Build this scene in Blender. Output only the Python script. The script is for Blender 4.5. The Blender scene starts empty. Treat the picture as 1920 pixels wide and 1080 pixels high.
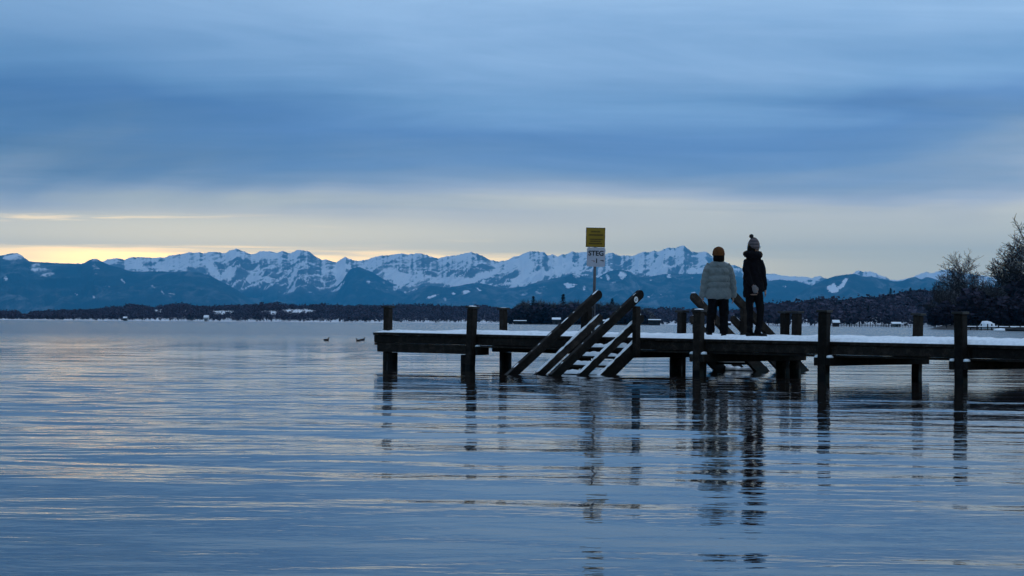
import bpy, bmesh, math, random
import numpy as np
from mathutils import Matrix, Vector

random.seed(7)
RNG = np.random.default_rng(11)
S = bpy.context.scene
COL = S.collection
R = math.radians

# ------------------------------------------------------------------ camera
HC = 0.93                     # eye height above the lake, metres
FPX = 3600.0                  # focal length in pixels of a 1920 wide frame
CAM_PITCH, CAM_ROLL = math.atan(65.5 / FPX), math.atan(0.0073)
cam_data = bpy.data.cameras.new("camera")
cam = bpy.data.objects.new("camera", cam_data)
COL.objects.link(cam)
cam_data.sensor_width = 36.0
cam_data.lens = 36.0 * FPX / 1920.0
cam_data.clip_start = 0.1
cam_data.clip_end = 200000.0
CAM_M = Matrix.Rotation(R(90) + CAM_PITCH, 4, 'X') @ Matrix.Rotation(CAM_ROLL, 4, 'Z')
cam.matrix_world = Matrix.Translation((0, 0, HC)) @ CAM_M
S.camera = cam
_CM = np.array(CAM_M.to_3x3())


def ray(px, py):
    """bearing X/Y and rise Z/Y of a sight line (used to survey where things stand)"""
    v = _CM @ np.array([(px - 960) / FPX, -(py - 540) / FPX, -1.0])
    return v[0] / v[1], v[2] / v[1]


def at(px, py, d):
    a, e = ray(px, py)
    return Vector((a * d, d, HC + e * d))


# ------------------------------------------------------------------ world, sun, exposure
SUN_AZ, SUN_EL = R(-10.0), R(2.5)       # low behind the mountains, left of centre
world = bpy.data.worlds.new("World")
S.world = world
world.use_nodes = True
wt = world.node_tree
for n in list(wt.nodes):
    wt.nodes.remove(n)


class NT:
    """tiny helper for node trees"""
    def __init__(s, tree): s.t = tree
    def n(s, typ, **kw):
        nd = s.t.nodes.new(typ)
        for k, v in kw.items():
            setattr(nd, k, v)
        return nd
    def put(s, sock, v):
        if hasattr(v, 'is_linked') or hasattr(v, 'links'):
            s.t.links.new(v, sock)
        else:
            sock.default_value = v
    def m(s, op, a, b=None, c=None, clamp=False):
        nd = s.n('ShaderNodeMath', operation=op, use_clamp=clamp)
        for i, v in enumerate((a, b, c)):
            if v is not None:
                s.put(nd.inputs[i], v)
        return nd.outputs[0]
    def vm(s, op, a, b=None):
        nd = s.n('ShaderNodeVectorMath', operation=op)
        s.put(nd.inputs[0], a)
        if b is not None:
            s.put(nd.inputs[1], b)
        return nd.outputs[0]
    def mix(s, f, a, b, blend='MIX'):
        nd = s.n('ShaderNodeMix', data_type='RGBA', blend_type=blend)
        s.put(nd.inputs[0], f); s.put(nd.inputs[6], a); s.put(nd.inputs[7], b)
        return nd.outputs[2]
    def ramp(s, f, stops, interp='LINEAR'):
        nd = s.n('ShaderNodeValToRGB')
        cr = nd.color_ramp
        cr.interpolation = interp
        while len(cr.elements) < len(stops):
            cr.elements.new(0.5)
        for e, (p, c) in zip(cr.elements, stops):
            e.position = p
            e.color = c if len(c) == 4 else (*c, 1)
        s.put(nd.inputs[0], f)
        return nd.outputs[0]
    def noise(s, vec, scale, detail=4.0, rough=0.55, dist=0.0):
        nd = s.n('ShaderNodeTexNoise')
        if vec is not None:
            s.put(nd.inputs['Vector'], vec)
        nd.inputs['Scale'].default_value = scale
        nd.inputs['Detail'].default_value = detail
        nd.inputs['Roughness'].default_value = rough
        nd.inputs['Distortion'].default_value = dist
        return nd.outputs[0]
    def sstep(s, v, lo, hi):
        nd = s.n('ShaderNodeMapRange', interpolation_type='SMOOTHSTEP')
        s.put(nd.inputs[0], v)
        nd.inputs[1].default_value = lo
        nd.inputs[2].default_value = hi
        return nd.outputs[0]


def srgb(r, g, b):
    f = lambda c: (c / 12.92) if c <= 0.04045 else ((c + 0.055) / 1.055) ** 2.4
    return (f(r / 255), f(g / 255), f(b / 255), 1.0)


W = NT(wt)
gen = W.n('ShaderNodeTexCoord').outputs['Generated']
sep = W.n('ShaderNodeSeparateXYZ')
W.put(sep.inputs[0], gen)
dx, dy, dz = sep.outputs
el = W.m('MAXIMUM', dz, 0.0)
az = W.m('ARCTAN2', dx, dy)
# flat cloud deck: direction projected on a plane, so the bands foreshorten to the horizon
inv = W.m('DIVIDE', 1.0, W.m('ADD', el, 0.035))
cmb = W.n('ShaderNodeCombineXYZ')
W.put(cmb.inputs[0], W.m('MULTIPLY', dx, inv))
W.put(cmb.inputs[1], W.m('MULTIPLY', dy, inv))
cmb.inputs[2].default_value = 3.7
deck = cmb.outputs[0]
deckS = W.vm('MULTIPLY', deck, (0.42, 1.0, 1.0))
n_big = W.noise(deckS, 0.33, 5.0, 0.5, 0.6)
n_fine = W.noise(W.vm('MULTIPLY', deck, (0.55, 0.9, 1.0)), 1.0, 8.0, 0.64, 0.9)
warp = W.m('MULTIPLY_ADD', W.m('MULTIPLY', W.m('SUBTRACT', n_big, 0.5), W.sstep(el, 0.03, 0.11)), 0.13, el)
soft = W.noise(W.vm('MULTIPLY', gen, (3.2, 3.2, 13.0)), 1.0, 4.0, 0.5, 0.5)
warp = W.m('MULTIPLY_ADD', W.m('MULTIPLY', W.m('SUBTRACT', soft, 0.5), W.sstep(el, 0.036, 0.075)), 0.12, warp)
warp = W.m('ADD', warp, W.m('MULTIPLY', W.m('MULTIPLY', W.sstep(el, 0.040, 0.060), W.m('SUBTRACT', 1.0, W.sstep(el, 0.08, 0.14))), W.m('MULTIPLY', W.m('SUBTRACT', 0.5, W.sstep(az, R(-15), R(13))), 0.016)))
HAZE_DENSITY, HAZE_TOP, HAZE_FAR = 1.0 / 46000, 2600.0, 64000.0
AIR = np.array([0.008, 0.168, 0.44])          # light the long air path itself adds


def beyond_air(col, e):
    """cloud brightness that reads as col (sRGB 0-255) after the air along that sight line"""
    T = math.exp(-HAZE_DENSITY * min(HAZE_FAR, HAZE_TOP / max(e, 1e-4)))
    c = np.array(srgb(*col)[:3])
    return tuple(np.maximum((c - AIR * (1 - T)) / T, 0.02))


SEEN = [(0.000, (150, 171, 190)), (0.036, (150, 171, 190)), (0.046, (158, 177, 195)), (0.056, (160, 178, 197)), (0.064, (140, 166, 198)),
        (0.075, (116, 151, 190)), (0.090, (100, 143, 191)), (0.108, (93, 139, 193)), (0.130, (112, 157, 205)), (0.165, (135, 174, 217)), (0.300, (154, 188, 227))]
CLOUD = [(p, beyond_air(c, p)) for p, c in SEEN] + [(0.6, (0.58, 0.75, 1.02)), (1.0, (0.70, 0.87, 1.12))]
cloud = W.mix(1.0, W.ramp(warp, [(p, tuple(c / 2 for c in col)) for p, col in CLOUD]), (2, 2, 2, 1), 'MULTIPLY')
mod = W.m('MULTIPLY_ADD', W.m('SUBTRACT', n_big, 0.5), 1.0, 1.0)
mod = W.m('MULTIPLY_ADD', W.m('SUBTRACT', n_fine, 0.5), 0.75, mod)
fade = W.sstep(el, 0.045, 0.075)
mod = W.m('MULTIPLY', mod, W.m('SUBTRACT', 1.0, W.m('MULTIPLY', W.m('SUBTRACT', 1.0, W.sstep(az, R(-16), R(1))), 0.33)))
mod = W.m('ADD', W.m('MULTIPLY', W.m('SUBTRACT', mod, 1.0), fade), 1.0)
modc = W.n('ShaderNodeCombineColor')
W.put(modc.inputs[0], W.m('POWER', mod, 1.25)); W.put(modc.inputs[1], mod); W.put(modc.inputs[2], W.m('POWER', mod, 0.75))
cloud = W.mix(1.0, cloud, modc.outputs[0], 'MULTIPLY')
# clear gap low over the mountains where the last sunlight comes through
sky = W.n('ShaderNodeTexSky', sky_type='NISHITA', sun_disc=False, sun_elevation=SUN_EL,
          sun_rotation=SUN_AZ, altitude=600.0, air_density=1.2, dust_density=2.0, ozone_density=1.2)
azd = W.m('DIVIDE', W.m('SUBTRACT', az, SUN_AZ + R(1.5)), 0.19)
g_az = W.m('POWER', 2.71828, W.m('MULTIPLY', W.m('MULTIPLY', azd, azd), -1.0))
stre = W.noise(W.vm('MULTIPLY', gen, (7.0, 7.0, 150.0)), 1.0, 4.0, 0.55, 0.3)
gap_el = W.m('MULTIPLY_ADD', W.m('SUBTRACT', stre, 0.5), 0.022, el)
gap1 = W.m('SUBTRACT', 1.0, W.sstep(gap_el, 0.0300, 0.0395))
st2 = W.noise(W.vm('MULTIPLY', gen, (9.0, 9.0, 260.0)), 1.0, 5.0, 0.6, 0.4)
band = W.m('MULTIPLY', W.sstep(el, 0.0475, 0.0505), W.m('SUBTRACT', 1.0, W.sstep(el, 0.0515, 0.0560)))
slit = W.m('MULTIPLY', band, W.sstep(st2, 0.52, 0.66))
g_left = W.m('SUBTRACT', 1.0, W.sstep(az, R(-11), R(-2)))
gap = W.m('ADD', W.m('MULTIPLY', W.m('MULTIPLY', gap1, g_az), 0.85), W.m('MULTIPLY', W.m('MULTIPLY', slit, g_left), 0.17), clamp=True)
glowcol = W.mix(0.97, W.mix(1.0, sky.outputs[0], (3.0, 3.0, 3.0, 1), 'MULTIPLY'), (*beyond_air((250, 243, 206), 0.037), 1))
cloud = W.mix(W.m('MULTIPLY', W.m('SUBTRACT', 1.0, W.sstep(el, 0.040, 0.062)), W.m('MULTIPLY', g_az, 0.8)),
              cloud, (*beyond_air((202, 204, 202), 0.042), 1))
final = W.mix(gap, cloud, glowcol)
bg = W.n('ShaderNodeBackground')
W.put(bg.inputs[0], final)
bg.inputs[1].default_value = 1.0
wo = W.n('ShaderNodeOutputWorld')
wt.links.new(bg.outputs[0], wo.inputs[0])

sun_d = bpy.data.lights.new("sun", 'SUN')
sun_d.energy = 0.0006                     # after sunset behind cloud: hardly any direct light
sun_d.angle = R(20)
sun_d.color = (1.0, 0.80, 0.55)
sun = bpy.data.objects.new("sun", sun_d)
COL.objects.link(sun)
sd = Vector((math.sin(SUN_AZ) * math.cos(SUN_EL), math.cos(SUN_AZ) * math.cos(SUN_EL), math.sin(SUN_EL)))
sun.rotation_euler = sd.to_track_quat('Z', 'Y').to_euler()
sun.location = sd * 60

vs = S.view_settings
vs.view_transform = 'Standard'
vs.look = 'None'
vs.exposure = 0.08
vs.gamma = 1.0
vs.use_curve_mapping = False
S.cycles.use_denoising = True
S.cycles.max_bounces = 6
S.cycles.volume_bounces = 0
S.cycles.sample_clamp_indirect = 4.0

# ------------------------------------------------------------------ helpers
MATS = {}


def mat(name, build):
    if name in MATS:
        return MATS[name]
    m = bpy.data.materials.new(name)
    m.use_nodes = True
    t = m.node_tree
    bs = t.nodes['Principled BSDF']
    build(NT(t), bs)
    MATS[name] = m
    return m


def simple(name, col, rough=0.8, var=0.25, scale=8.0, bump=0.0, spec=0.3, stretch=(1, 1, 1), detail=4.0):
    def b(N, bs):
        co = N.n('ShaderNodeTexCoord').outputs['Object']
        v = N.vm('MULTIPLY', co, stretch)
        nz = N.noise(v, scale, detail, 0.6)
        c1 = tuple(c * (1 - var) for c in col[:3])
        c2 = tuple(min(1, c * (1 + var)) for c in col[:3])
        N.put(bs.inputs['Base Color'], N.ramp(nz, [(0.3, c1), (0.7, c2)]))
        bs.inputs['Roughness'].default_value = rough
        bs.inputs['Specular IOR Level'].default_value = spec
        if bump:
            bp = N.n('ShaderNodeBump')
            bp.inputs['Strength'].default_value = 0.6
            bp.inputs['Distance'].default_value = bump
            N.put(bp.inputs['Height'], nz)
            N.put(bs.inputs['Normal'], bp.outputs[0])
    return mat(name, b)


def wood_mat():
    def b(N, bs):
        co = N.n('ShaderNodeTexCoord').outputs['Object']
        gr = N.noise(N.vm('MULTIPLY', co, (3, 3, 3)), 2.0, 5, 0.6, 0.5)
        fine = N.noise(N.vm('MULTIPLY', co, (40, 40, 40)), 1.0, 4, 0.7)
        f = N.m('MULTIPLY_ADD', fine, 0.5, N.m('MULTIPLY', gr, 0.6))
        c = N.ramp(f, [(0.3, (0.004, 0.0032, 0.003)), (0.55, (0.012, 0.0098, 0.0088)), (0.78, (0.042, 0.034, 0.029))])
        geo = N.n('ShaderNodeNewGeometry')
        sp = N.n('ShaderNodeSeparateXYZ'); N.put(sp.inputs[0], geo.outputs['Position'])
        wet = N.sstep(N.m('MULTIPLY_ADD', gr, 0.05, sp.outputs[2]), 0.10, 0.15)
        oi = N.n('ShaderNodeObjectInfo')
        c = N.mix(1.0, c, N.ramp(oi.outputs['Random'], [(0, (.6, .6, .6)), (1, (1.7, 1.6, 1.5))]), 'MULTIPLY')
        c = N.mix(wet, (0.0025, 0.0024, 0.0024, 1), c)
        N.put(bs.inputs['Base Color'], c)
        N.put(bs.inputs['Roughness'], N.m('MULTIPLY_ADD', wet, 0.35, 0.4))
        bs.inputs['Specular IOR Level'].default_value = 0.10
        bp = N.n('ShaderNodeBump'); bp.inputs['Strength'].default_value = 0.7; bp.inputs['Distance'].default_value = 0.006
        N.put(bp.inputs['Height'], f); N.put(bs.inputs['Normal'], bp.outputs[0])
    return mat('weathered_wood', b)


def snow_mat():
    def b(N, bs):
        co = N.n('ShaderNodeTexCoord').outputs['Object']
        nz = N.noise(co, 14, 5, 0.6)
        N.put(bs.inputs['Base Color'], N.ramp(nz, [(0.3, (0.58, 0.61, 0.65)), (0.7, (0.80, 0.82, 0.85))]))
        bs.inputs['Roughness'].default_value = 0.85
        bs.inputs['Specular IOR Level'].default_value = 0.15
        bp = N.n('ShaderNodeBump'); bp.inputs['Strength'].default_value = 0.5; bp.inputs['Distance'].default_value = 0.01
        N.put(bp.inputs['Height'], nz); N.put(bs.inputs['Normal'], bp.outputs[0])
    return mat('snow', b)


WOOD = wood_mat()
SNOW = snow_mat()
CAPM = simple('tarred_cap', (0.012, 0.012, 0.013), 0.6, 0.3, 20)


def link(name, me, parent=None, m=None, smooth=False):
    o = bpy.data.objects.new(name, me)
    COL.objects.link(o)
    if parent is not None:
        o.parent = parent
    if m is not None and len(me.materials) == 0:
        me.materials.append(m)
    if smooth:
        me.polygons.foreach_set('use_smooth', np.ones(len(me.polygons), dtype=bool))
    return o


def tag(o, label=None, cat=None, group=None, kind=None):
    if label: o['label'] = label
    if cat: o['category'] = cat
    if group: o['group'] = group
    if kind: o['kind'] = kind
    return o


def empty(name, loc=(0, 0, 0), rot=(0, 0, 0)):
    o = bpy.data.objects.new(name, None)
    COL.objects.link(o)
    o.location = loc
    o.rotation_euler = rot
    o.empty_display_size = 0.1
    return o


def mesh_np(name, V, F, smooth=False):
    """V (n,3), F (m,4) or (m,3) int arrays -> mesh, fast"""
    V = np.asarray(V, dtype=np.float32); F = np.asarray(F, dtype=np.int32)
    me = bpy.data.meshes.new(name)
    k = F.shape[1]
    me.vertices.add(len(V)); me.vertices.foreach_set('co', V.ravel())
    me.loops.add(F.size); me.loops.foreach_set('vertex_index', F.ravel())
    me.polygons.add(len(F))
    me.polygons.foreach_set('loop_start', np.arange(0, F.size, k, dtype=np.int32))
    me.polygons.foreach_set('use_smooth', np.full(len(F), smooth, dtype=bool))
    me.update(calc_edges=True)
    return me


def grid_faces(nr, nc):
    i = np.arange(nr - 1)[:, None] * nc + np.arange(nc - 1)[None, :]
    i = i.ravel()
    return np.stack([i, i + 1, i + nc + 1, i + nc], 1)


def attr(me, name, vals):
    a = me.attributes.new(name, 'FLOAT', 'POINT')
    a.data.foreach_set('value', np.asarray(vals, dtype=np.float32).ravel())


def bm_mesh(bm, name):
    me = bpy.data.meshes.new(name)
    bmesh.ops.recalc_face_normals(bm, faces=bm.faces)
    bm.to_mesh(me)
    bm.free()
    return me


def box_mesh(name, x0, x1, y0, y1, z0, z1, bev=0.008, jit=0.0, seed=0):
    bm = bmesh.new()
    bmesh.ops.create_cube(bm, size=1)
    rnd = random.Random(seed)
    for v in bm.verts:
        v.co = Vector(((x0 + x1) / 2 + v.co.x * (x1 - x0), (y0 + y1) / 2 + v.co.y * (y1 - y0), (z0 + z1) / 2 + v.co.z * (z1 - z0)))
        if jit:
            v.co += Vector((rnd.uniform(-jit, jit), rnd.uniform(-jit, jit), rnd.uniform(-jit, jit)))
    if bev:
        bmesh.ops.bevel(bm, geom=bm.edges[:], offset=bev, segments=1, affect='EDGES')
    return bm_mesh(bm, name)


# ---- gradient noise in numpy
def _hash(ix, iy, seed):
    h = (ix.astype(np.int64) * 374761393 + iy.astype(np.int64) * 668265263 + seed * 974634221) & 0xFFFFFFFF
    h = ((h ^ (h >> 13)) * 1274126177) & 0xFFFFFFFF
    return ((h ^ (h >> 16)) & 0xFFFF) / 65535.0 * 2 * np.pi


def perlin(x, y, seed=0):
    x = np.asarray(x, dtype=np.float64); y = np.asarray(y, dtype=np.float64)
    ix = np.floor(x).astype(np.int64); iy = np.floor(y).astype(np.int64)
    fx = x - ix; fy = y - iy
    u = fx * fx * fx * (fx * (fx * 6 - 15) + 10); v = fy * fy * fy * (fy * (fy * 6 - 15) + 10)
    def g(a, b):
        t = _hash(ix + a, iy + b, seed)
        return np.cos(t) * (fx - a) + np.sin(t) * (fy - b)
    n0 = g(0, 0) * (1 - u) + g(1, 0) * u
    n1 = g(0, 1) * (1 - u) + g(1, 1) * u
    return (n0 * (1 - v) + n1 * v) * 1.45


def fbm(x, y, oct=5, seed=0, gain=0.5):
    s = 0; a = 1; t = 0
    for i in range(oct):
        s = s + a * perlin(x * 2 ** i, y * 2 ** i, seed + i); t += a; a *= gain
    return s / t


def ridged(x, y, oct=5, seed=0, gain=0.5):
    s = 0; a = 1; t = 0; w = 1
    for i in range(oct):
        n = 1 - np.abs(perlin(x * 2 ** i, y * 2 ** i, seed + i)); n = n * n * w
        s = s + a * n; t += a; a *= gain; w = np.clip(n * 1.6, 0, 1)
    return s / t


def smooth01(v, lo, hi):
    t = np.clip((v - lo) / (hi - lo), 0, 1)
    return t * t * (3 - 2 * t)


# ------------------------------------------------------------------ lake
def build_lake():
    rows = [np.linspace(-40, 4.5, 12), np.arange(4.8, 16, 0.05)]
    y = 16.0
    far = []
    while y < 4200:
        far.append(y)
        y += max(0.055, 0.00010 * y * y)
    ys = np.concatenate(rows + [np.array(far)])
    nc = 340
    u = np.linspace(-1, 1, nc)
    u = np.sign(u) * (0.80 * np.abs(u) + 0.20 * np.abs(u) ** 5)
    Y = np.repeat(ys[:, None], nc, 1)
    X = u[None, :] * (np.abs(ys)[:, None] * 0.42 + 6.0)
    dYr = np.gradient(ys)[:, None] * np.ones((1, nc))
    dXr = np.gradient(X, axis=1)
    Z = np.zeros_like(X)
    rs = np.random.default_rng(5)
    N = 84
    lam = np.exp(np.linspace(math.log(0.17), math.log(3.4), N)) * rs.uniform(0.94, 1.06, N)
    th = rs.normal(0, R(24), N) + R(8)
    ph = rs.uniform(0, 2 * np.pi, N)
    patch = 0.55 + 1.1 * smooth01(fbm(X * 0.05, Y * 0.035, 3, 21), -0.35, 0.45)
    patch = patch * (0.55 + 0.75 * smooth01(Y, 7, 22))
    for i in range(N):
        k = 2 * np.pi / lam[i]
        kx, ky = k * math.sin(th[i]), k * math.cos(th[i])
        sl = 0.0023 * (1.05 if lam[i] > 1.0 else 1.05)
        res = np.clip(1.6 - np.maximum(dYr * abs(ky), dXr * abs(kx)) / 1.5, 0, 1)
        Z += res * sl / k * np.cos(kx * X + ky * Y + ph[i])
    Z *= patch
    me = mesh_np('lake', np.stack([X, Y, Z], -1).reshape(-1, 3), grid_faces(*X.shape), True)
    rough = 0.015 + 0.21 * smooth01(Y, 35, 150)
    attr(me, 'chop', rough)

    def b(N_, bs):
        co = N_.n('ShaderNodeTexCoord').outputs['Object']
        at_ = N_.n('ShaderNodeAttribute', attribute_name='chop')
        bs.inputs['Base Color'].default_value = (0.018, 0.014, 0.012, 1)
        bs.inputs['IOR'].default_value = 1.33
        N_.put(bs.inputs['Roughness'], at_.outputs['Fac'])
        n1 = N_.noise(N_.vm('MULTIPLY', co, (1.0, 2.2, 1.0)), 2.6, 3, 0.55, 0.2)
        bp = N_.n('ShaderNodeBump'); bp.inputs['Strength'].default_value = 0.35; bp.inputs['Distance'].default_value = 0.010
        N_.put(bp.inputs['Height'], n1); N_.put(bs.inputs['Normal'], bp.outputs[0])
    link('lake', me, None, mat('lake_water', b))
    tag(bpy.data.objects['lake'], 'calm grey blue lake with fine horizontal ripples', 'lake', kind='structure')


build_lake()

# ------------------------------------------------------------------ mountains
def mountain_mat(name, low, rock):
    def b(N, bs):
        co = N.n('ShaderNodeTexCoord').outputs['Object']
        sn = N.n('ShaderNodeAttribute', attribute_name='snow').outputs['Fac']
        fo = N.n('ShaderNodeAttribute', attribute_name='forest').outputs['Fac']
        nz = N.noise(N.vm('MULTIPLY', co, (0.0075, 0.0018, 0.011)), 1.0, 7, 0.70, 0.8)
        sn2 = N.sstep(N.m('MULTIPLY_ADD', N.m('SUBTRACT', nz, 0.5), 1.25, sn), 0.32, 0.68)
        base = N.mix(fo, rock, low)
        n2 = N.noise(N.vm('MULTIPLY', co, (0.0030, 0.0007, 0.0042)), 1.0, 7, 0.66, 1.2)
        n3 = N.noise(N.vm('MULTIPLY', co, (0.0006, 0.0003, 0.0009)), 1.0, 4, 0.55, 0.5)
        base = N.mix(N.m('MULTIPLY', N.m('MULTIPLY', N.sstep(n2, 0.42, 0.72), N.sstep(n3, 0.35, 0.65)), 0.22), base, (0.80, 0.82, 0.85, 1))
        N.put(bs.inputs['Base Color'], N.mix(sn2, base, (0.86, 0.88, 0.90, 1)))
        bs.inputs['Roughness'].default_value = 0.9
        bs.inputs['Specular IOR Level'].default_value = 0.05
    return mat(name, b)


MTN = mountain_mat('alpine_slopes', (0.012, 0.024, 0.034, 1), (0.10, 0.11, 0.13, 1))


def mountain(label, pts, D, D0, Db, nc, nr, snow_line, seed, patches=(), spur=0.30, fr=1.0, lean=0.5,
             rockiness=0.0, jag=0.6, bare=0.0, power=1.25, forest_max=9999):
    pts = sorted(pts)
    prof = np.array([ray(*p) for p in pts])
    a = np.linspace(prof[0, 0], prof[-1, 0], nc)
    e = np.interp(a, prof[:, 0], prof[:, 1])
    e = e + ((fbm(a * 300, a * 0 + seed, 4, seed, 0.6) * 1.3 + (ridged(a * 190, a * 0 + seed, 4, seed + 5, 0.6) - 0.45) * 2.2) * jag / FPX) * smooth01(e, 0.004, 0.012)
    nb = max(6, nr // 6)
    Yr = np.concatenate([np.linspace(D0, D, nr), np.linspace(D, Db, nb + 1)[1:]])
    T = np.concatenate([np.linspace(0, 1, nr), np.linspace(1, 0.0, nb + 1)[1:]])
    Y = np.repeat(Yr[:, None], nc, 1)
    X = a[None, :] * Y
    zr = (HC + e * D)[None, :]
    t = T[:, None]
    front = (np.arange(len(Yr)) < nr)[:, None]
    g = np.where(front, t ** power, t)
    Z = zr * g
    xk, yk = X / 1000.0 * fr, Y / 1000.0 * fr
    sx = xk + lean * (Y - D) / 1000.0 * fr * 0.8
    rg = ridged(sx * 0.85, yk * 0.28, 6, seed + 3, 0.55) - 0.45
    dt = fbm(sx * 2.4, yk * 0.9, 5, seed + 9, 0.6)
    env = np.where(front, np.sin(np.pi * np.clip(t, 0, 1) ** 0.8), 0.0)
    Z = Z + zr * env * (spur * rg + 0.10 * spur / 0.3 * dt)
    lim = HC + e[None, :] * Y * (1 - 0.035 * (1 - t)) - 4
    Z = np.where(front & (t < 0.999), np.minimum(Z, lim), Z)
    Z = np.maximum(Z, -0.5)
    # snow on the gentler ground, rock where it is steep, forest below the tree line; spur light and shade painted in
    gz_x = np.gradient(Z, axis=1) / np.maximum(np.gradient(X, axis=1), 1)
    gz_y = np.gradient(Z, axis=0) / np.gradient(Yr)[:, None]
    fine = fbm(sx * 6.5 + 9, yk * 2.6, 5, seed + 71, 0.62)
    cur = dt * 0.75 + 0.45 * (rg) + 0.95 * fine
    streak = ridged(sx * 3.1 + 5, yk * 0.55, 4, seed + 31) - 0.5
    face = np.tanh(-gz_x * 1.4)  # lit and unlit spur sides
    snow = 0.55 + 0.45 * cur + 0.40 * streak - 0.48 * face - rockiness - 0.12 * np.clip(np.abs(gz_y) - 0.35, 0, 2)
    ln = snow_line + 170 * fbm(sx * 1.3, yk * 0.7, 4, seed + 41)
    above = smooth01(Z, ln - 120, ln + 260)
    snow = snow * above + 0.10 * (1 - above) + bare * streak * above
    low_sn = 0.10 + 0.30 * (ridged(sx * 2.2, yk * 0.5, 4, seed + 51) - 0.5)
    snow = np.maximum(snow * above + low_sn * (1 - above) * 0.8, 0)
    A = X / Y; E = (Z - HC) / Y
    for (px, py, rx, ry, rot, amt) in patches:
        ca, ce = ray(px, py)
        da = (A - ca) * FPX; de = (E - ce) * FPX
        c, s = math.cos(rot), math.sin(rot)
        q = ((da * c + de * s) / rx) ** 2 + ((-da * s + de * c) / ry) ** 2
        wob = fbm((A + E * 0.8) * FPX / (rx * 0.9) + 3, E * FPX / (ry * 0.9), 5, seed + 61, 0.65)
        snow = np.where(front, snow + amt * 0.70 * (1 - smooth01(q + wob * 1.5, 0.15, 1.25)), snow)
    forest = 1 - above
    me = mesh_np('mountain_range', np.stack([X, Y, Z], -1).reshape(-1, 3), grid_faces(*X.shape), True)
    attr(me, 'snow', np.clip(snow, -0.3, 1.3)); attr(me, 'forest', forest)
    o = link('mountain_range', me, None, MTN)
    tag(o, label, 'mountains', kind='structure')
    return o


def extend(p, l, r):
    return [(l[0], l[1])] + p + [(r[0], r[1])]


RIDGE_A = [(-260, 492), (-140, 486), (-60, 491), (0, 494), (60, 496), (130, 495), (185, 494), (194, 489), (205, 486.5), (217, 485), (226, 486), (234, 488), (240, 485), (246, 482.5),
 (265, 483), (285, 484.5), (296, 483.5), (307, 483), (318, 480), (325, 477.5), (340, 477.5), (350, 474.5), (367, 473), (382, 475), (390, 473), (408, 473.5), (422, 474.5),
 (432, 470), (442, 467), (455, 471), (463, 475), (470, 477.5), (480, 474.5), (488, 471.5), (495, 470), (502, 471), (510, 472.5), (520, 475), (530, 471), (538, 474),
 (545, 476), (551, 472.5), (555, 470.5), (558, 468.8), (566, 469.5), (571, 471), (577, 470.5), (590, 479), (602, 487.5), (605, 488), (610, 485.5), (620, 490), (630, 493), (636, 489), (640, 486),
 (647, 482), (653, 485), (660, 488), (675, 490), (687, 487.5), (700, 483), (708, 481.5), (717, 480), (730, 479.5), (742, 477.5), (755, 476), (767, 477), (782, 475.5),
 (797, 477.5), (806, 481), (812, 482.5), (825, 484), (840, 481), (855, 479), (862, 477), (867, 477.5), (875, 475), (882, 473), (895, 476), (905, 481), (917, 488), (930, 490.5),
 (945, 490), (952, 488), (960, 484), (975, 479), (987, 474), (1002, 471), (1012, 473.5), (1020, 473), (1024, 476), (1027, 478.5), (1036, 478), (1045, 480.5), (1052, 478),
 (1060, 477), (1066, 474), (1072, 473), (1085, 474), (1100, 473), (1122, 476), (1130, 475.5), (1135, 477.5), (1147, 473.5), (1154, 477), (1160, 480.5), (1170, 479), (1177, 480.5), (1190, 480), (1200, 475),
 (1210, 472.5), (1225, 471), (1240, 470), (1246, 467), (1255, 465), (1262, 465.5), (1267, 466), (1270, 462.5), (1275, 461), (1283, 461.5), (1288, 464.5), (1292, 467), (1297, 472), (1303, 473),
 (1310, 472.5), (1320, 473), (1325, 473), (1335, 481), (1352, 490), (1375, 497), (1398, 506), (1420, 512), (1434, 513), (1445, 513), (1453, 514.5), (1465, 517.5), (1490, 519),
 (1503, 518.5), (1516, 521), (1525, 521), (1536, 517.5), (1544, 522), (1556, 524), (1580, 519), (1598, 514), (1606, 509), (1612, 506), (1618, 509), (1625, 511), (1633, 510), (1640, 512), (1655, 517), (1667, 524),
 (1682, 527), (1695, 524), (1712, 520), (1719, 516), (1727, 512.5), (1737, 510.5), (1744, 513), (1752, 512), (1762, 508), (1775, 506), (1800, 512), (1860, 520), (1940, 516), (2050, 522), (2180, 518)]
PA = [(400, 505, 9, 22, 0.5, 0.9), (428, 512, 16, 14, 0.9, 0.9), (255, 500, 22, 6, 0, 0.8), (310, 503, 18, 6, 0, 0.8),
      (760, 522, 60, 12, 0.1, 0.8), (850, 528, 60, 9, -0.1, 0.9), (905, 518, 40, 8, 0.3, 0.8), (735, 512, 20, 14, -0.6, 0.6),
      (1000, 520, 55, 10, 0.25, 0.9), (985, 497, 18, 16, 0.3, 0.6), (1060, 500, 35, 14, -0.3, 0.7), (1235, 510, 28, 10, 0.4, 0.7), (1300, 508, 22, 6, 0.0, 0.8),
      (880, 478, 12, 5, -0.3, 0.7), (640, 505, 22, 16, 0.8, 0.7), (1175, 515, 12, 8, -0.8, 0.6), (1258, 474, 10, 6, 0, 0.7),
      (500, 478, 30, 8, 0, 0.5), (440, 476, 26, 6, 0, 0.4), (1480, 520, 60, 6, 0, 0.6), (1640, 514, 30, 5, -0.3, 0.5), (1740, 515, 22, 5, 0, 0.5)]
mountain('long snow covered alpine range with jagged rocky peaks at the back', RIDGE_A, 46000, 37500, 52000, 1360, 120, 520, 3,
         PA, spur=0.34, fr=1.0, lean=-0.55, rockiness=-0.06, jag=1.3, power=1.15)

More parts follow.
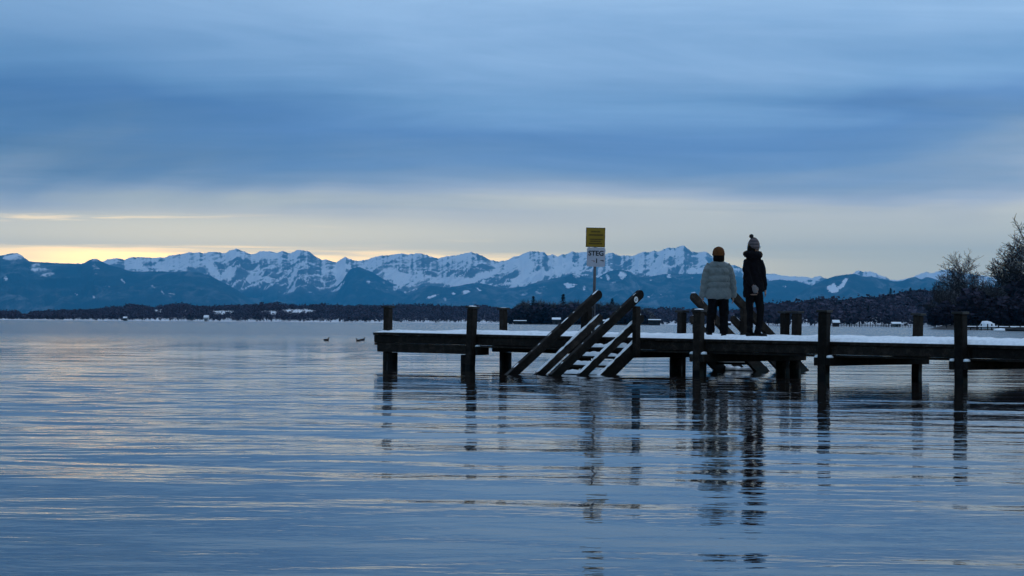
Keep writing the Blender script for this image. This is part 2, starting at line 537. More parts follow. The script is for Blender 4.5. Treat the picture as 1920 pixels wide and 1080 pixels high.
RIDGE_L = [(-260, 500), (-150, 486), (-70, 490), (0, 479.5), (10, 477.5), (20, 475), (33, 475), (40, 479), (48, 485), (54, 489.5), (62, 491), (80, 492), (95, 492.5), (120, 494), (135, 494),
 (152, 495.5), (158, 493), (165, 489), (172, 486), (179, 484.5), (186, 488), (193, 491), (200, 495), (207, 498), (225, 502), (240, 507), (250, 509.5), (275, 509), (300, 509.5), (320, 510), (350, 509), (365, 509.5), (375, 511),
 (388, 515), (400, 520), (412, 527), (425, 533), (440, 541), (455, 551), (475, 566), (500, 592)]
mountain('dark blue wooded mountains with patchy snow slopes on the far left', RIDGE_L, 36000, 27000, 41000, 620, 90, 1080, 17,
         [(27, 482, 26, 7, 0, 0.7), (78, 508, 26, 13, -0.4, 0.55), (30, 500, 12, 14, -0.5, 0.35), (180, 505, 9, 12, 0.1, 0.45), (230, 526, 4, 10, 0.45, 0.7), (178, 488, 8, 5, 0, 0.5),
          (10, 522, 5, 8, 0.4, 0.6), (140, 551, 9, 1.4, -0.4, 0.8), (176, 556, 3.5, 3.2, 0, 0.9), (285, 536, 16, 2, -0.7, 0.5), (322, 554, 9, 6, 0, 0.5), (305, 548, 6, 2, -0.9, 0.6),
          (200, 538, 10, 3, 0, 0.4), (406, 540, 4, 9, 0, 0.35), (380, 552, 5, 4, 0, 0.4)],
         spur=0.22, fr=1.2, lean=-0.4, rockiness=0.18, jag=0.5)

RIDGE_S = [(560, 592), (590, 570), (615, 552), (630, 538), (642, 527), (648, 517), (655, 507), (662, 502.5), (670, 500), (680, 503), (692, 507.5), (705, 514), (717, 522), (735, 531), (755, 538), (775, 549), (800, 560), (830, 574), (860, 592)]
mountain('dark blue pyramid shaped wooded mountain in front of the snowy range', RIDGE_S, 42000, 35000, 45000, 260, 70, 1500, 23,
         [(668, 512, 6, 5, 0, 0.4), (690, 528, 5, 3, 0, 0.5), (740, 543, 5, 2.5, -0.5, 0.6), (755, 545, 4, 2, -0.5, 0.5), (720, 530, 14, 2.5, -0.6, 0.4), (668, 545, 4, 3, 0, 0.4)],
         spur=0.16, fr=1.4, lean=-0.4, jag=0.4)

RIDGE_C = [(700, 592), (735, 572), (765, 556), (778, 546), (785, 540), (792, 537), (805, 535.5), (812, 536), (825, 538), (840, 539), (855, 537), (867, 535), (880, 532), (895, 530.5), (910, 532), (920, 535),
 (935, 538), (945, 540), (960, 539.5), (975, 538), (985, 537), (995, 533), (1005, 530), (1015, 527), (1025, 525), (1042, 521), (1060, 519), (1068, 515), (1075, 512), (1082, 514.5), (1090, 517.5), (1098, 520), (1105, 522),
 (1113, 521.5), (1122, 520), (1128, 516), (1135, 512), (1142, 508.5), (1150, 507), (1160, 506), (1167, 506), (1176, 508), (1185, 511), (1192, 515), (1200, 518.5), (1212, 518.5), (1225, 518), (1235, 516), (1247, 514),
 (1265, 513.5), (1285, 514), (1320, 513.5), (1345, 514), (1370, 516), (1400, 522), (1420, 526), (1440, 527), (1455, 525), (1470, 525.5), (1490, 527), (1500, 529), (1510, 532), (1522, 535.5), (1545, 545), (1580, 562), (1620, 592)]
mountain('blue wooded foothills with pale clearings below the snowy peaks', RIDGE_C, 38000, 30000, 42000, 900, 80, 1600, 29,
         [(1068, 535, 13, 5, 0, 0.95), (1095, 540, 4, 7, 0, 0.7), (1140, 520, 4, 8, 0.3, 0.8), (1168, 516, 9, 11, -0.9, 0.8), (1190, 514, 9, 4, -0.6, 0.6), (1128, 521, 4, 2, 0, 0.9),
          (1080, 517, 8, 4, -0.3, 0.8), (810, 556, 14, 3, 0.35, 0.85), (873, 548, 8, 4, 0.2, 1.0), (850, 551, 5, 2.5, 0, 0.9), (898, 543, 8, 1.8, -0.6, 0.9), (835, 562, 4, 6, 0.6, 0.6),
          (1015, 545, 20, 8, 0.3, 0.38), (985, 550, 14, 7, 0.3, 0.35), (1255, 519, 5, 6, 0.5, 0.6), (1270, 520, 8, 5, 0, 0.5), (1300, 551, 6, 5, -0.3, 0.9), (1315, 528, 3, 3, 0, 0.8), (1298, 521, 3, 5, 0.3, 0.5),
          (1216, 557, 3, 1.4, 0, 0.9), (1225, 551, 7, 1, 0.8, 0.6), (1220, 525, 3, 1.4, 0, 0.8), (1471, 537, 4, 2.2, 0, 0.9), (1450, 547, 6, 1.5, 0, 0.4), (1195, 536, 2.5, 1.6, 0, 0.5), (905, 530, 12, 2.4, -0.3, 0.8),
          (1150, 530, 10, 2.5, 0.5, 0.5), (1240, 553, 5, 2, -0.8, 0.5)],
         spur=0.15, fr=1.4, lean=-0.5, jag=0.4)

RIDGE_R = [(1440, 592), (1475, 566), (1500, 549), (1522, 535.5), (1534, 530), (1545, 525), (1556, 521), (1565, 518), (1575, 516.5), (1585, 515), (1600, 513.5), (1607, 514.5), (1615, 518), (1625, 519), (1634, 518), (1643, 521), (1655, 523), (1667, 526), (1682, 528), (1695, 525.5),
 (1706, 521), (1715, 519), (1722, 522), (1728, 523.5), (1735, 520.5), (1741, 519.5), (1748, 521.5), (1756, 525), (1775, 531), (1830, 538), (1900, 530), (1990, 540), (2180, 560)]
mountain('smooth blue wooded mountain with a bright white clearing at the right', RIDGE_R, 34000, 27000, 38000, 560, 70, 1700, 37,
         [(1563, 541, 15, 9, 0.15, 1.2), (1581, 532, 5, 14, -0.6, 1.1)], spur=0.13, fr=1.4, lean=-0.4, jag=0.3)

# plain between the lake and the mountains
def plain():
    V = [(-30000, 3400, -0.4), (30000, 3400, -0.4), (60000, 62000, -0.4), (-60000, 62000, -0.4)]
    o = link('valley_floor', mesh_np('valley_floor', V, [(0, 1, 2, 3)]), None, simple('winter_fields', (0.10, 0.11, 0.11), 0.9, 0.6, 0.004))
    tag(o, 'flat winter land behind the far shore', 'land', kind='structure')


plain()

# ------------------------------------------------------------------ far shore: land and woods
GROUND = simple('snowy_ground', (0.55, 0.58, 0.62), 0.9, 0.25, 0.02)


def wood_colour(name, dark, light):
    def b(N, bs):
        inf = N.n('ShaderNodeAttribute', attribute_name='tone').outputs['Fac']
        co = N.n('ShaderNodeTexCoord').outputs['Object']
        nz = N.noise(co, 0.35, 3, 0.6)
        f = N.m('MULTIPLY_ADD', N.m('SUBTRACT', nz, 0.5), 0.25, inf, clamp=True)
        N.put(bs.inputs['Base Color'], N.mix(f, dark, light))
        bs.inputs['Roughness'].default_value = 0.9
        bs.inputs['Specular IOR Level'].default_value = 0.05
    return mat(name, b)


WOODS = wood_colour('winter_wood', (0.018, 0.016, 0.026, 1), (0.076, 0.066, 0.096, 1))


def clump_tree(kind, nq, seed, tuft=1.0):
    """small far tree: twig and needle tufts through the crown's volume. unit height"""
    r = np.random.default_rng(seed)
    V = []; tone = []
    for i in range(nq):
        if kind == 'conifer':
            h = r.uniform(0.05, 1.0) ** 0.8
            rad = (1.02 - h) * 0.20 * r.uniform(0.35, 1.0)
            a = r.uniform(0, 2 * np.pi)
            c = np.array([rad * math.cos(a), rad * math.sin(a), h]); sz = (0.05 + 0.06 * (1 - h)) * tuft
        else:
            v = r.normal(size=3); v /= np.linalg.norm(v)
            q = r.uniform(0.25, 1) ** 0.45
            c = np.array([v[0] * 0.33 * q, v[1] * 0.33 * q, 0.52 + v[2] * 0.46 * q]); sz = r.uniform(0.08, 0.17) * tuft
        n = r.normal(size=3); n /= np.linalg.norm(n)
        t = np.cross(n, [0.3, 0.2, 0.9]); t /= np.linalg.norm(t); b_ = np.cross(n, t)
        q4 = [c + sz * (t * x + b_ * y) * r.uniform(0.7, 1.3) for x, y in ((-1, -.6), (1, -.7), (.8, .7), (-.9, .6))]
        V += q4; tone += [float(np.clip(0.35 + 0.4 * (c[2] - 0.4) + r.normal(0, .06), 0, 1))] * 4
    # stem
    w = 0.02
    V += [np.array(p) for p in ((-w, 0, -.05), (w, 0, -.05), (w * .5, 0, .6), (-w * .5, 0, .6), (0, -w, -.05), (0, w, -.05), (0, w * .5, .6), (0, -w * .5, .6))]
    tone += [0.1] * 8
    V = np.array(V)
    F = np.arange(len(V)).reshape(-1, 4)
    return V, F, np.array(tone)


def forest(name, label, spots, kinds, seed, m=WOODS, tuft=1.0):
    """spots: (x, y, z, height, tone shift) rows; everything merged in one mass"""
    arch = [clump_tree(k, q, seed + i, tuft) for i, (k, q) in enumerate(kinds)]
    r = np.random.default_rng(seed)
    VV, FF, TT = [], [], []
    base = 0
    which = r.integers(0, len(arch), len(spots))
    for k, (V, F, T) in enumerate(arch):
        sp = spots[which == k]
        if not len(sp):
            continue
        rot = r.uniform(0, 2 * np.pi, len(sp)); wd = r.uniform(0.8, 1.5, len(sp)) * sp[:, 3]
        c, s = np.cos(rot), np.sin(rot)
        P = np.empty((len(sp), len(V), 3))
        P[:, :, 0] = sp[:, 0, None] + (V[None, :, 0] * c[:, None] - V[None, :, 1] * s[:, None]) * wd[:, None]
        P[:, :, 1] = sp[:, 1, None] + (V[None, :, 0] * s[:, None] + V[None, :, 1] * c[:, None]) * wd[:, None]
        P[:, :, 2] = sp[:, 2, None] + V[None, :, 2] * sp[:, 3, None]
        VV.append(P.reshape(-1, 3))
        FF.append((F[None] + (np.arange(len(sp)) * len(V))[:, None, None] + base).reshape(-1, 4))
        TT.append(np.clip(T[None, :] + sp[:, 4, None], 0, 1).ravel())
        base += len(sp) * len(V)
    me = mesh_np(name, np.concatenate(VV), np.concatenate(FF))
    attr(me, 'tone', np.concatenate(TT))
    o = link(name, me, None, m)
    tag(o, label, 'wood', kind='stuff')
    return o


def shore(label, wood_label, top, d0, d1, tree_h, step, seed, fields=(), conifer=0.2, ripple=3):
    """hill rising from the waterline at d0 to a crest at d1; crest + trees reach the surveyed skyline"""
    prof = np.array([ray(*p) for p in top])
    nc, nr = 120, 26
    a = np.linspace(prof[0, 0], prof[-1, 0], nc)
    e = np.interp(a, prof[:, 0], prof[:, 1])
    crest = np.maximum(HC + e * d1 - tree_h * 1.0, 1.0)
    t = np.linspace(0, 1, nr)
    hfun = lambda tt, cr: 0.5 + (cr - 0.5) * (tt ** 0.9)
    Yf = d0 + (d1 - d0) * t
    Y = np.repeat(Yf[:, None], nc, 1); X = a[None] * Y
    Z = hfun(t[:, None], crest[None]) + fbm(X / 90, Y / 90, 3, seed) * ripple * t[:, None] * 0.6
    Z[0] = -0.3
    # back side
    Yb = np.array([d1 * 1.05, d1 * 1.25]); Zb = np.stack([crest * 0.7, crest * 0 - 0.45])
    Y = np.concatenate([Y, np.repeat(Yb[:, None], nc, 1)]); X = a[None] * Y; Z = np.concatenate([Z, Zb])
    o = link('shore_hill', mesh_np('shore_hill', np.stack([X, Y, Z], -1).reshape(-1, 3), grid_faces(nr + 2, nc), True), None, GROUND)
    tag(o, label, 'hill', kind='structure')
    r = np.random.default_rng(seed)
    wid = (a[-1] - a[0]) * d1
    n = int(wid * (d1 - d0) / (step * step))
    tt = r.uniform(0.0, 1.0, n) ** 0.85
    aa = r.uniform(a[0], a[-1], n)
    yy = d0 + (d1 - d0) * tt
    xx = aa * yy
    cr = np.interp(aa, a, crest)
    zz = hfun(tt, cr)
    keep = np.ones(n, bool)
    ee = (zz - HC) / yy
    for (px, py, rx, ry, infront) in fields:
        ca, ce = ray(px, py)
        da = (aa - ca) * FPX; de = (ee - ce) * FPX
        wob = fbm(aa * FPX / 9, ee * FPX / 4, 2, seed + 5) * 0.5
        keep &= ~(((da / rx) ** 2 + (np.maximum(de, 0) / ry) ** 2 + (np.minimum(de, 0) / (ry + infront)) ** 2 + wob) < 1)
    hh = tree_h * r.uniform(0.55, 1.15, n) * (0.85 + 0.45 * fbm(xx / 60, yy / 60, 2, seed + 8))
    tone = 0.05 + 0.38 * fbm(xx / 55, yy / 70, 3, seed + 7) + r.normal(0, 0.08, n)
    spots = np.stack([xx, yy, zz, hh, tone], 1)[keep]
    con = r.uniform(0, 1, len(spots)) < conifer
    sp_c = spots[con]; sp_c[:, 4] -= 0.28; sp_c[:, 3] *= 1.12
    nq = 15
    kinds = [('tree', nq)] * 5
    allsp = spots[~con]
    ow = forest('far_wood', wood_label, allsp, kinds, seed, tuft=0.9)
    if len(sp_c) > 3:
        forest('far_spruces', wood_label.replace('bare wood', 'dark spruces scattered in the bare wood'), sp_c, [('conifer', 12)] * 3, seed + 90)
    return o


shore('low snowy shore hill on the far left side of the lake', 'bare wood along the far left shore of the lake',
      [(-250, 580), (-100, 580), (0, 580), (60, 581), (100, 580), (140, 578), (180, 577), (200, 573), (215, 572), (240, 569), (260, 567), (272, 569), (285, 572), (300, 570), (325, 567), (355, 567),
       (362, 570), (420, 570), (475, 567), (495, 565), (520, 565), (560, 568), (600, 569), (608, 566), (630, 568), (655, 569), (700, 569), (735, 569), (755, 568), (805, 569), (855, 571), (880, 569), (905, 569), (940, 575), (990, 577), (1040, 577)],
      2500, 3300, 9.0, 7.6, 101,
      [(295, 583, 9, 1.2, 8), (348, 584, 4, 1.2, 8), (418, 585, 25, 1.2, 8), (562, 583, 32, 1.4, 9), (505, 585, 22, 1.0, 7), (45, 589, 14, 1.5, 6)], 0.12)
shore('shore hill behind the boathouse in the middle distance', 'bare wood along the shore right of the dark point',
      [(1000, 580), (1100, 576), (1180, 575), (1225, 575), (1260, 574), (1295, 577), (1340, 580), (1400, 578), (1440, 576), (1500, 576), (1560, 578)],
      2300, 2900, 12, 8.5, 131, [(1390, 597, 14, 1.0, 1.0)], 0.15)
shore('long wooded ridge rising towards the right shore', 'bare wood on the ridge at the right shore',
      [(1380, 590), (1410, 578), (1440, 567.5), (1477, 562), (1505, 559), (1535, 555), (1560, 555), (1580, 557), (1615, 552), (1660, 549), (1690, 545), (1720, 541), (1747, 540), (1800, 538), (1900, 535), (2050, 535), (2150, 540)],
      1350, 1950, 12.5, 6.6, 151, [(1490, 601, 30, 2.0, 5), (1640, 600, 50, 1.5, 5)], 0.14)

# ------------------------------------------------------------------ pier
PIER_ROT = R(-43.0)
_a0, _ = ray(885, 692)
PO = Vector((_a0 * 38.5, 38.5, 0.0))
PIER_M = Matrix.Translation(PO) @ Matrix.Rotation(PIER_ROT, 4, 'Z') @ Matrix.Rotation(0.0057, 4, 'Y')
PW = 2.9                       # deck width
ZT = 0.695                     # deck top at local x = 0


def s_at(px, yo, py=640):
    """station along the pier where a point yo metres in from the front edge is seen at px"""
    a, _ = ray(px, py)
    c, s_ = math.cos(-PIER_ROT), math.sin(-PIER_ROT)
    return (a * (PO.y + c * yo) - PO.x - s_ * yo) / (c + s_ * a)


def pworld(x, y, z):
    return PIER_M @ Vector((x, y, z))


pier = empty('wooden_pier', PO, (0, 0.0057, PIER_ROT))
tag(pier, 'long dark wooden pier covered in snow reaching out into the lake', 'pier')

# planks across the deck
PL = 0.20
plank_me = [box_mesh('plank', -PL / 2 + .004, PL / 2 - .004, 0, PW + 0.02, -0.05, 0, 0.006, 0.002, k) for k in range(4)]
XS, XE = s_at(700, 0), 25.0
npl = int((XE - XS) / PL)
for k in range(npl):
    o = link('plank', plank_me[k % 4], pier, WOOD)
    o.location = (XS + PL * (k + .5), -0.02 + random.uniform(-.012, .006), ZT + random.uniform(-.004, 0))

FX = [s_at(885, -.09), s_at(1097, -.09), s_at(1310, -.09), s_at(1545, -.09), s_at(1800, -.09)]
step = 2.62
FX += [FX[-1] + step * (i + 1) for i in range(5)]
x727 = s_at(727, 0.30)

# long edge beams, a span each
def beam(name, x0, x1, y0, y1, z0, z1, seed=0, bev=0.01):
    return link(name, box_mesh(name, x0, x1, y0, y1, z0, z1, bev, 0.003, seed), pier, WOOD)


joints = [XS + 0.0, FX[0] - 0.22] + [FX[i] + 0.12 for i in range(1, len(FX))] + [XE]
for i in range(len(joints) - 1):
    a, b = joints[i] + .004, joints[i + 1] - .004
    beam('edge_beam', a, b, 0.006, 0.13, ZT - .215, ZT - .055, i)
    beam('edge_beam', a, b, PW - .13, PW - .006, ZT - .215, ZT - .055, i + 50)
    beam('joist', a, b, PW / 2 - .07, PW / 2 + .07, ZT - .215, ZT - .055, i + 90)
    # narrow board under the edge on the front
    beam('edge_board', a, b, 0.020, 0.115, ZT - .262, ZT - .220, i + 30, .006)

A = 0.158                      # post side
CAPME = box_mesh('post_cap', -A * .66, A * .66, -A * .66, A * .66, 0, 0.042, 0.006)


def lump_cap(rx, ry, h, seed):
    bm = bmesh.new()
    bmesh.ops.create_uvsphere(bm, u_segments=12, v_segments=7, radius=1)
    r = random.Random(seed)
    for v in bm.verts:
        z = max(v.co.z, -0.05)
        n = 1 + r.uniform(-.12, .12)
        v.co = Vector((math.copysign(abs(v.co.x) ** .7, v.co.x) * rx * n, math.copysign(abs(v.co.y) ** .7, v.co.y) * ry * n, z * h * n))
    return bm_mesh(bm, 'snow_cap')


def post(x, y, top, bottom=-1.6, a=A, cap=True, snow=0.0, lean=(0, 0), seed=0):
    me = box_mesh('post', -a / 2, a / 2, -a / 2, a / 2, bottom - top, 0, 0.014, 0.004, seed)
    o = link('post', me, pier, WOOD)
    o.location = (x, y, top)
    o.rotation_euler = (lean[0] + R(random.uniform(-.9, .9)), lean[1] + R(random.uniform(-.9, .9)), R(random.uniform(-4, 4)))
    if cap:
        c = link('post_cap', CAPME, o, CAPM)
        c.location = (0, 0, 0.001)
    if snow:
        q = link('snow', lump_cap(A * .5, A * .5, snow, seed), o, SNOW, True)
        q.location = (0, 0, 0.037 if cap else 0.0)
    return o


def ztop(px, py, x, y):
    p = PIER_M @ Vector((x, y, 0))
    _, e = ray(px, py)
    return HC + e * p.y + 0.0057 * x - 0.037


# front row
post(FX[0], -.09, ztop(885, 575, FX[0], -.09), snow=.02, lean=(0, R(2.2)), seed=1)
post(FX[1] + .02, -.09, ztop(1105, 578, FX[1], -.09), snow=.02, seed=2)
post(FX[2], -.09, ztop(1310, 581, FX[2], -.09), snow=.022, seed=3)
post(FX[3], -.09, ztop(1545, 582, FX[3], -.09), snow=.006, seed=4)
post(FX[4], -.09, ztop(1800, 585, FX[4], -.09), a=.165, seed=5)
for i in range(5, len(FX)):
    post(FX[i], -.09, 1.25, seed=6 + i)
post(x727, 0.30, ztop(728, 574, x727, .30), a=.15, seed=21)
# rear row
RX = [s_at(p, PW + .09) for p in (943, 1099, 1278, 1471, 1493, 1721)]
for j, (px, py) in enumerate(((943, 577.5), (1099, 580), (1278, 582.5), (1472, 584), (1492, 584), (1721, 588))):
    post(RX[j], PW + .09, ztop(px, py, RX[j], PW + .09), a=.14 if j in (0, 3) else .15, snow=.012 if j in (0,) else 0, seed=30 + j)
for i in range(4, len(FX)):
    post(FX[i] + .15, PW + .09, 1.22, seed=50 + i)


def pile(x, y, top, r, seed):
    bm = bmesh.new()
    bmesh.ops.create_cone(bm, cap_ends=True, segments=14, radius1=r, radius2=r * .94, depth=top + 1.6)
    rr = random.Random(seed)
    for v in bm.verts:
        v.co.x *= rr.uniform(.95, 1.05)
        v.co.z += (top - 1.6) / 2
    o = link('pile', bm_mesh(bm, 'pile'), pier, WOOD)
    o.location = (x, y, 0)
    return o


pile(s_at(735, .16, 690), .16, ZT - .415, .125, 1)
pile(s_at(871, .10, 690), .10, ZT - .415, .085, 2)
pile(s_at(948, PW - .1, 690), PW - .1, ZT - .415, .14, 3)
pile(s_at(1267, PW - .15, 690), PW - .15, ZT - .415, .135, 4)
pile(s_at(1464, PW - .3, 690), PW - .3, ZT - .415, .10, 5)
pile(s_at(1490, PW - .05, 690), PW - .05, ZT - .415, .11, 6)
pile(s_at(1318, .10, 690), .10, ZT - .415, .07, 7)
pile(s_at(1806, .12, 690), .12, ZT - .415, .07, 8)

# lower cross beams: lengthwise under the outer end bay, across under the others
beam('cross_beam', s_at(713, .12), FX[0] - .085, .02, .16, ZT - .405, ZT - .265, 301)
link('snow', lump_cap(.06, .05, .03, 4), pier, SNOW, True).location = (FX[0] - .15, .0, ZT - .262)
beam('cross_beam', FX[0] + .085, FX[0] + .15, -.10, .25, ZT - .41, ZT - .24, 302)
link('snow', lump_cap(.03, .07, .03, 5), pier, SNOW, True).location = (FX[0] + .118, -.05, ZT - .24)
beam('cross_beam', s_at(930, PW), s_at(1112, PW), PW - .14, PW + .0, ZT - .405, ZT - .262, 303)
for i in range(1, len(FX)):
    for sgn in (-1, 1):
        xc = FX[i] + sgn * (A / 2 + .045)
        beam('cross_beam', xc - .042, xc + .042, -.16, PW + .17, ZT - .405, ZT - .265, 310 + i * 2 + sgn)
        if i != 1:
            q = link('snow', lump_cap(.045, .07, .045, i * 2 + sgn), pier, SNOW, True)
            q.location = (xc, -.10, ZT - .268)


# snow lying on the deck
def deck_snow():
    nx, ny = 900, 26
    xs = np.linspace(XS + .02, XE - .02, nx); ys = np.linspace(0.0, 1.0, ny)
    X = np.repeat(xs[:, None], ny, 1)
    edge_f = 0.030 + 0.09 * fbm(xs * 1.7, xs * 0, 5, 71); edge_b = PW + 0.005 + .02 * fbm(xs * 1.3, xs * 0 + 4, 4, 72)
    Y = edge_f[:, None] + (edge_b - edge_f)[:, None] * ys[None]
    edge = np.minimum(np.minimum(Y - edge_f[:, None], edge_b[:, None] - Y) / 0.10, 1)
    edge = np.minimum(edge, np.minimum(X - XS, XE - X)[:, :] / .12).clip(0, 1)
    depth = 0.040 + 0.028 * smooth01(X, 3, 10) + 0.034 * fbm(X * 1.1, Y * 1.4, 5, 73) + 0.026 * fbm(X * 5, Y * 5, 3, 74)
    ridge_r = np.exp(-((Y - (PW - .35)) / .28) ** 2) * (0.022 + .02 * fbm(X * .9, X * 0 + 2, 3, 75))
    trod = np.exp(-((Y - 1.5) / .55) ** 2) * (.012 + .012 * np.clip(fbm(X * 4, Y * 4, 2, 76), 0, 1))
    Z = ZT + 0.004 + (depth + ridge_r - trod).clip(.012) * np.sqrt(1 - (1 - edge) ** 2)
    V = np.stack([X, Y, Z], -1).reshape(-1, 3)
    o = link('snow', mesh_np('snow', V, grid_faces(nx, ny), True), pier, SNOW)
    return o


deck_snow()


# ------------------------------------------------------------------ bathing stairs
def rounded_board(name, length, w, t, parent, m=WOOD, rnd=True, seed=0):
    """board lying along +x from 0..length, w high (z), t thick (y), round top end at x = 0"""
    bm = bmesh.new()
    pts = []
    if rnd:
        for k in range(9):
            a = math.pi / 2 + math.pi * k / 8
            pts.append((w * .45 + math.cos(a) * w * .45, math.sin(a) * w / 2))
    else:
        pts += [(0, w / 2), (0, -w / 2)]
    pts += [(length, -w / 2), (length, w / 2)]
    f0 = [bm.verts.new((x, -t / 2, z)) for x, z in pts]
    f1 = [bm.verts.new((x, t / 2, z)) for x, z in pts]
    bm.faces.new(f0); bm.faces.new(f1[::-1])
    n = len(pts)
    for i in range(n):
        bm.faces.new((f0[i], f0[(i + 1) % n], f1[(i + 1) % n], f1[i]))
    bmesh.ops.bevel(bm, geom=[e for e in bm.edges], offset=.006, segments=1, affect='EDGES')
    return link(name, bm_mesh(bm, name), parent, m)


def snow_strip(length, w, h, seed, gaps=0.0):
    n = 40
    xs = np.linspace(0, length, n)
    prof = np.linspace(0, np.pi, 7)
    amp = np.clip(0.75 + 1.1 * fbm(xs * 4, xs * 0 + seed, 3, seed) - gaps, 0.0, 1.6)
    amp[0] = amp[-1] = 0
    V = np.stack([np.repeat(xs[:, None], 7, 1), -np.cos(prof)[None] * w / 2 * np.clip(amp[:, None] * 1.6, .05, 1), np.sin(prof)[None] * h * amp[:, None]], -1)
    return mesh_np('snow', V.reshape(-1, 3), grid_faces(n, 7), True)


PITCH = math.atan(0.62)


def stairs(sign, label, xL, xR, y0, sticker=False, snow_amt=1.0):
    """sign -1: down towards the front (camera) side, +1: down behind the pier"""
    root = empty('wooden_stairs', PIER_M @ Vector(((xL + xR) / 2, y0, 0)), (0, 0, PIER_ROT if sign < 0 else PIER_ROT + math.pi))
    tag(root, label, 'stairs')
    W2 = (xR - xL) / 2
    zt = ZT - 0.0057 * (xL + xR) / 2
    # local: +x across, -y downhill
    def along(name, x, z0, w, t, L, back=0.0, rnd=True, snow=0.0, gaps=0.0, seed=0):
        # a board starting at the deck edge (height z0) running downhill
        o = rounded_board(name, L, w, t, root, WOOD, rnd, seed)
        o.rotation_euler = Matrix(((0, 1, 0), (-math.cos(PITCH), 0, math.sin(PITCH) * -1), (-math.sin(PITCH), 0, math.cos(PITCH)))).to_euler()
        o.location = (x, back * math.cos(PITCH), z0 + back * math.sin(PITCH))
        if snow:
            q = link('snow', snow_strip(L * .96, t * .95, snow, seed, gaps), o, SNOW, True)
            q.location = (.02, 0, w / 2 - .003)
        return o
    for sx in (-1, 1):
        x = sx * W2
        along('handrail', x, zt + .80, .165, .085, 3.05 if sx < 0 else 2.95, back=.12, snow=.028, gaps=.75 if sign < 0 else 1.0, seed=3 + sx)
        along('lower_rail', x, zt + .33, .15, .06, 2.15, back=.16, snow=.035, gaps=.10, seed=8 + sx)
        along('stringer', x, zt - .10, .25, .07, 1.75, back=-.02, rnd=False, snow=.035, gaps=.1, seed=13 + sx)
        # uprights carrying the rails
        for yy, hgt in ((-.16, .70),):
            zb = zt + yy * .62
            p = link('rail_post', box_mesh('rail_post', -.05, .05, -.065, .065, -.22 if yy > -1 else -.9, hgt, .008, .002), root, WOOD)
            p.location = (x + sx * .085, yy, zb)
    for k in range(6):
        z = zt - .16 - .16 * k
        yc = (z - zt) / .62 - .02
        tr = link('tread', box_mesh('tread', -W2 + .036, W2 - .036, yc - .13, yc + .13, z - .045, z, .006), root, WOOD)
        if z > .02:
            q = link('snow', snow_strip(2 * W2 - .08, .25, .085, 20 + k, -.05), tr, SNOW, True)
            q.location = (-W2 + .04, yc, z - .002)
    return root


xL, xR = s_at(1121, -.02), s_at(1199, -.02)
st_f = stairs(-1, 'snowy wooden stairs with handrails going down left in front of the pier', xL, xR, -.06)
st_b = stairs(1, 'wooden stairs with handrails going down right behind the pier and two people', xL, xR, PW + .06)


# round sticker on the upper handrail of the front stairs
def sticker():
    hr = [c for c in st_f.children if c.name.startswith('handrail')][1]
    root = empty('round_sticker')
    tag(root, 'small round white sticker on the upper end of the right handrail', 'sticker')
    bm = bmesh.new()
    bmesh.ops.create_cone(bm, cap_ends=True, segments=24, radius1=.056, radius2=.056, depth=.002)
    link('disc', bm_mesh(bm, 'disc'), root, simple('white_vinyl', (.62, .62, .63), .5, .08))
    ink = simple('sticker_ink', (.09, .10, .13), .6, .2)
    for (x, y, w, h, r) in ((-.012, .010, .050, .012, .5), (.010, -.012, .055, .012, .5), (.022, .018, .012, .026, -.3), (-.022, -.018, .012, .026, -.3)):
        q = link('print', box_mesh('print', -w / 2, w / 2, -h / 2, h / 2, .0012, .0022, 0), root, ink)
        q.location = (x, y, 0); q.rotation_euler = (0, 0, r)
    bpy.context.view_layer.update()
    # on the outward (+x local of the stairs) face of the rail
    xr = (xR - xL) / 2
    zt = ZT - .0057 * (xL + xR) / 2
    M = st_f.matrix_world @ Matrix.Translation((xr + .0445, -.12, zt + .80 - .075)) @ Matrix.Rotation(R(90), 4, 'Y') @ Matrix.Rotation(R(90), 4, 'Z')
    root.matrix_world = M


sticker()


# ------------------------------------------------------------------ sign
def text_mesh(txt, size, name):
    c = bpy.data.curves.new(name, 'FONT')
    c.body = txt
    c.size = size
    c.align_x = 'CENTER'; c.align_y = 'CENTER'
    c.extrude = 0.001
    c.offset = 0.0035
    t = bpy.data.objects.new(name, c)
    COL.objects.link(t)
    dg = bpy.context.evaluated_depsgraph_get()
    me = bpy.data.meshes.new_from_object(t.evaluated_get(dg))
    bpy.data.objects.remove(t)
    return me


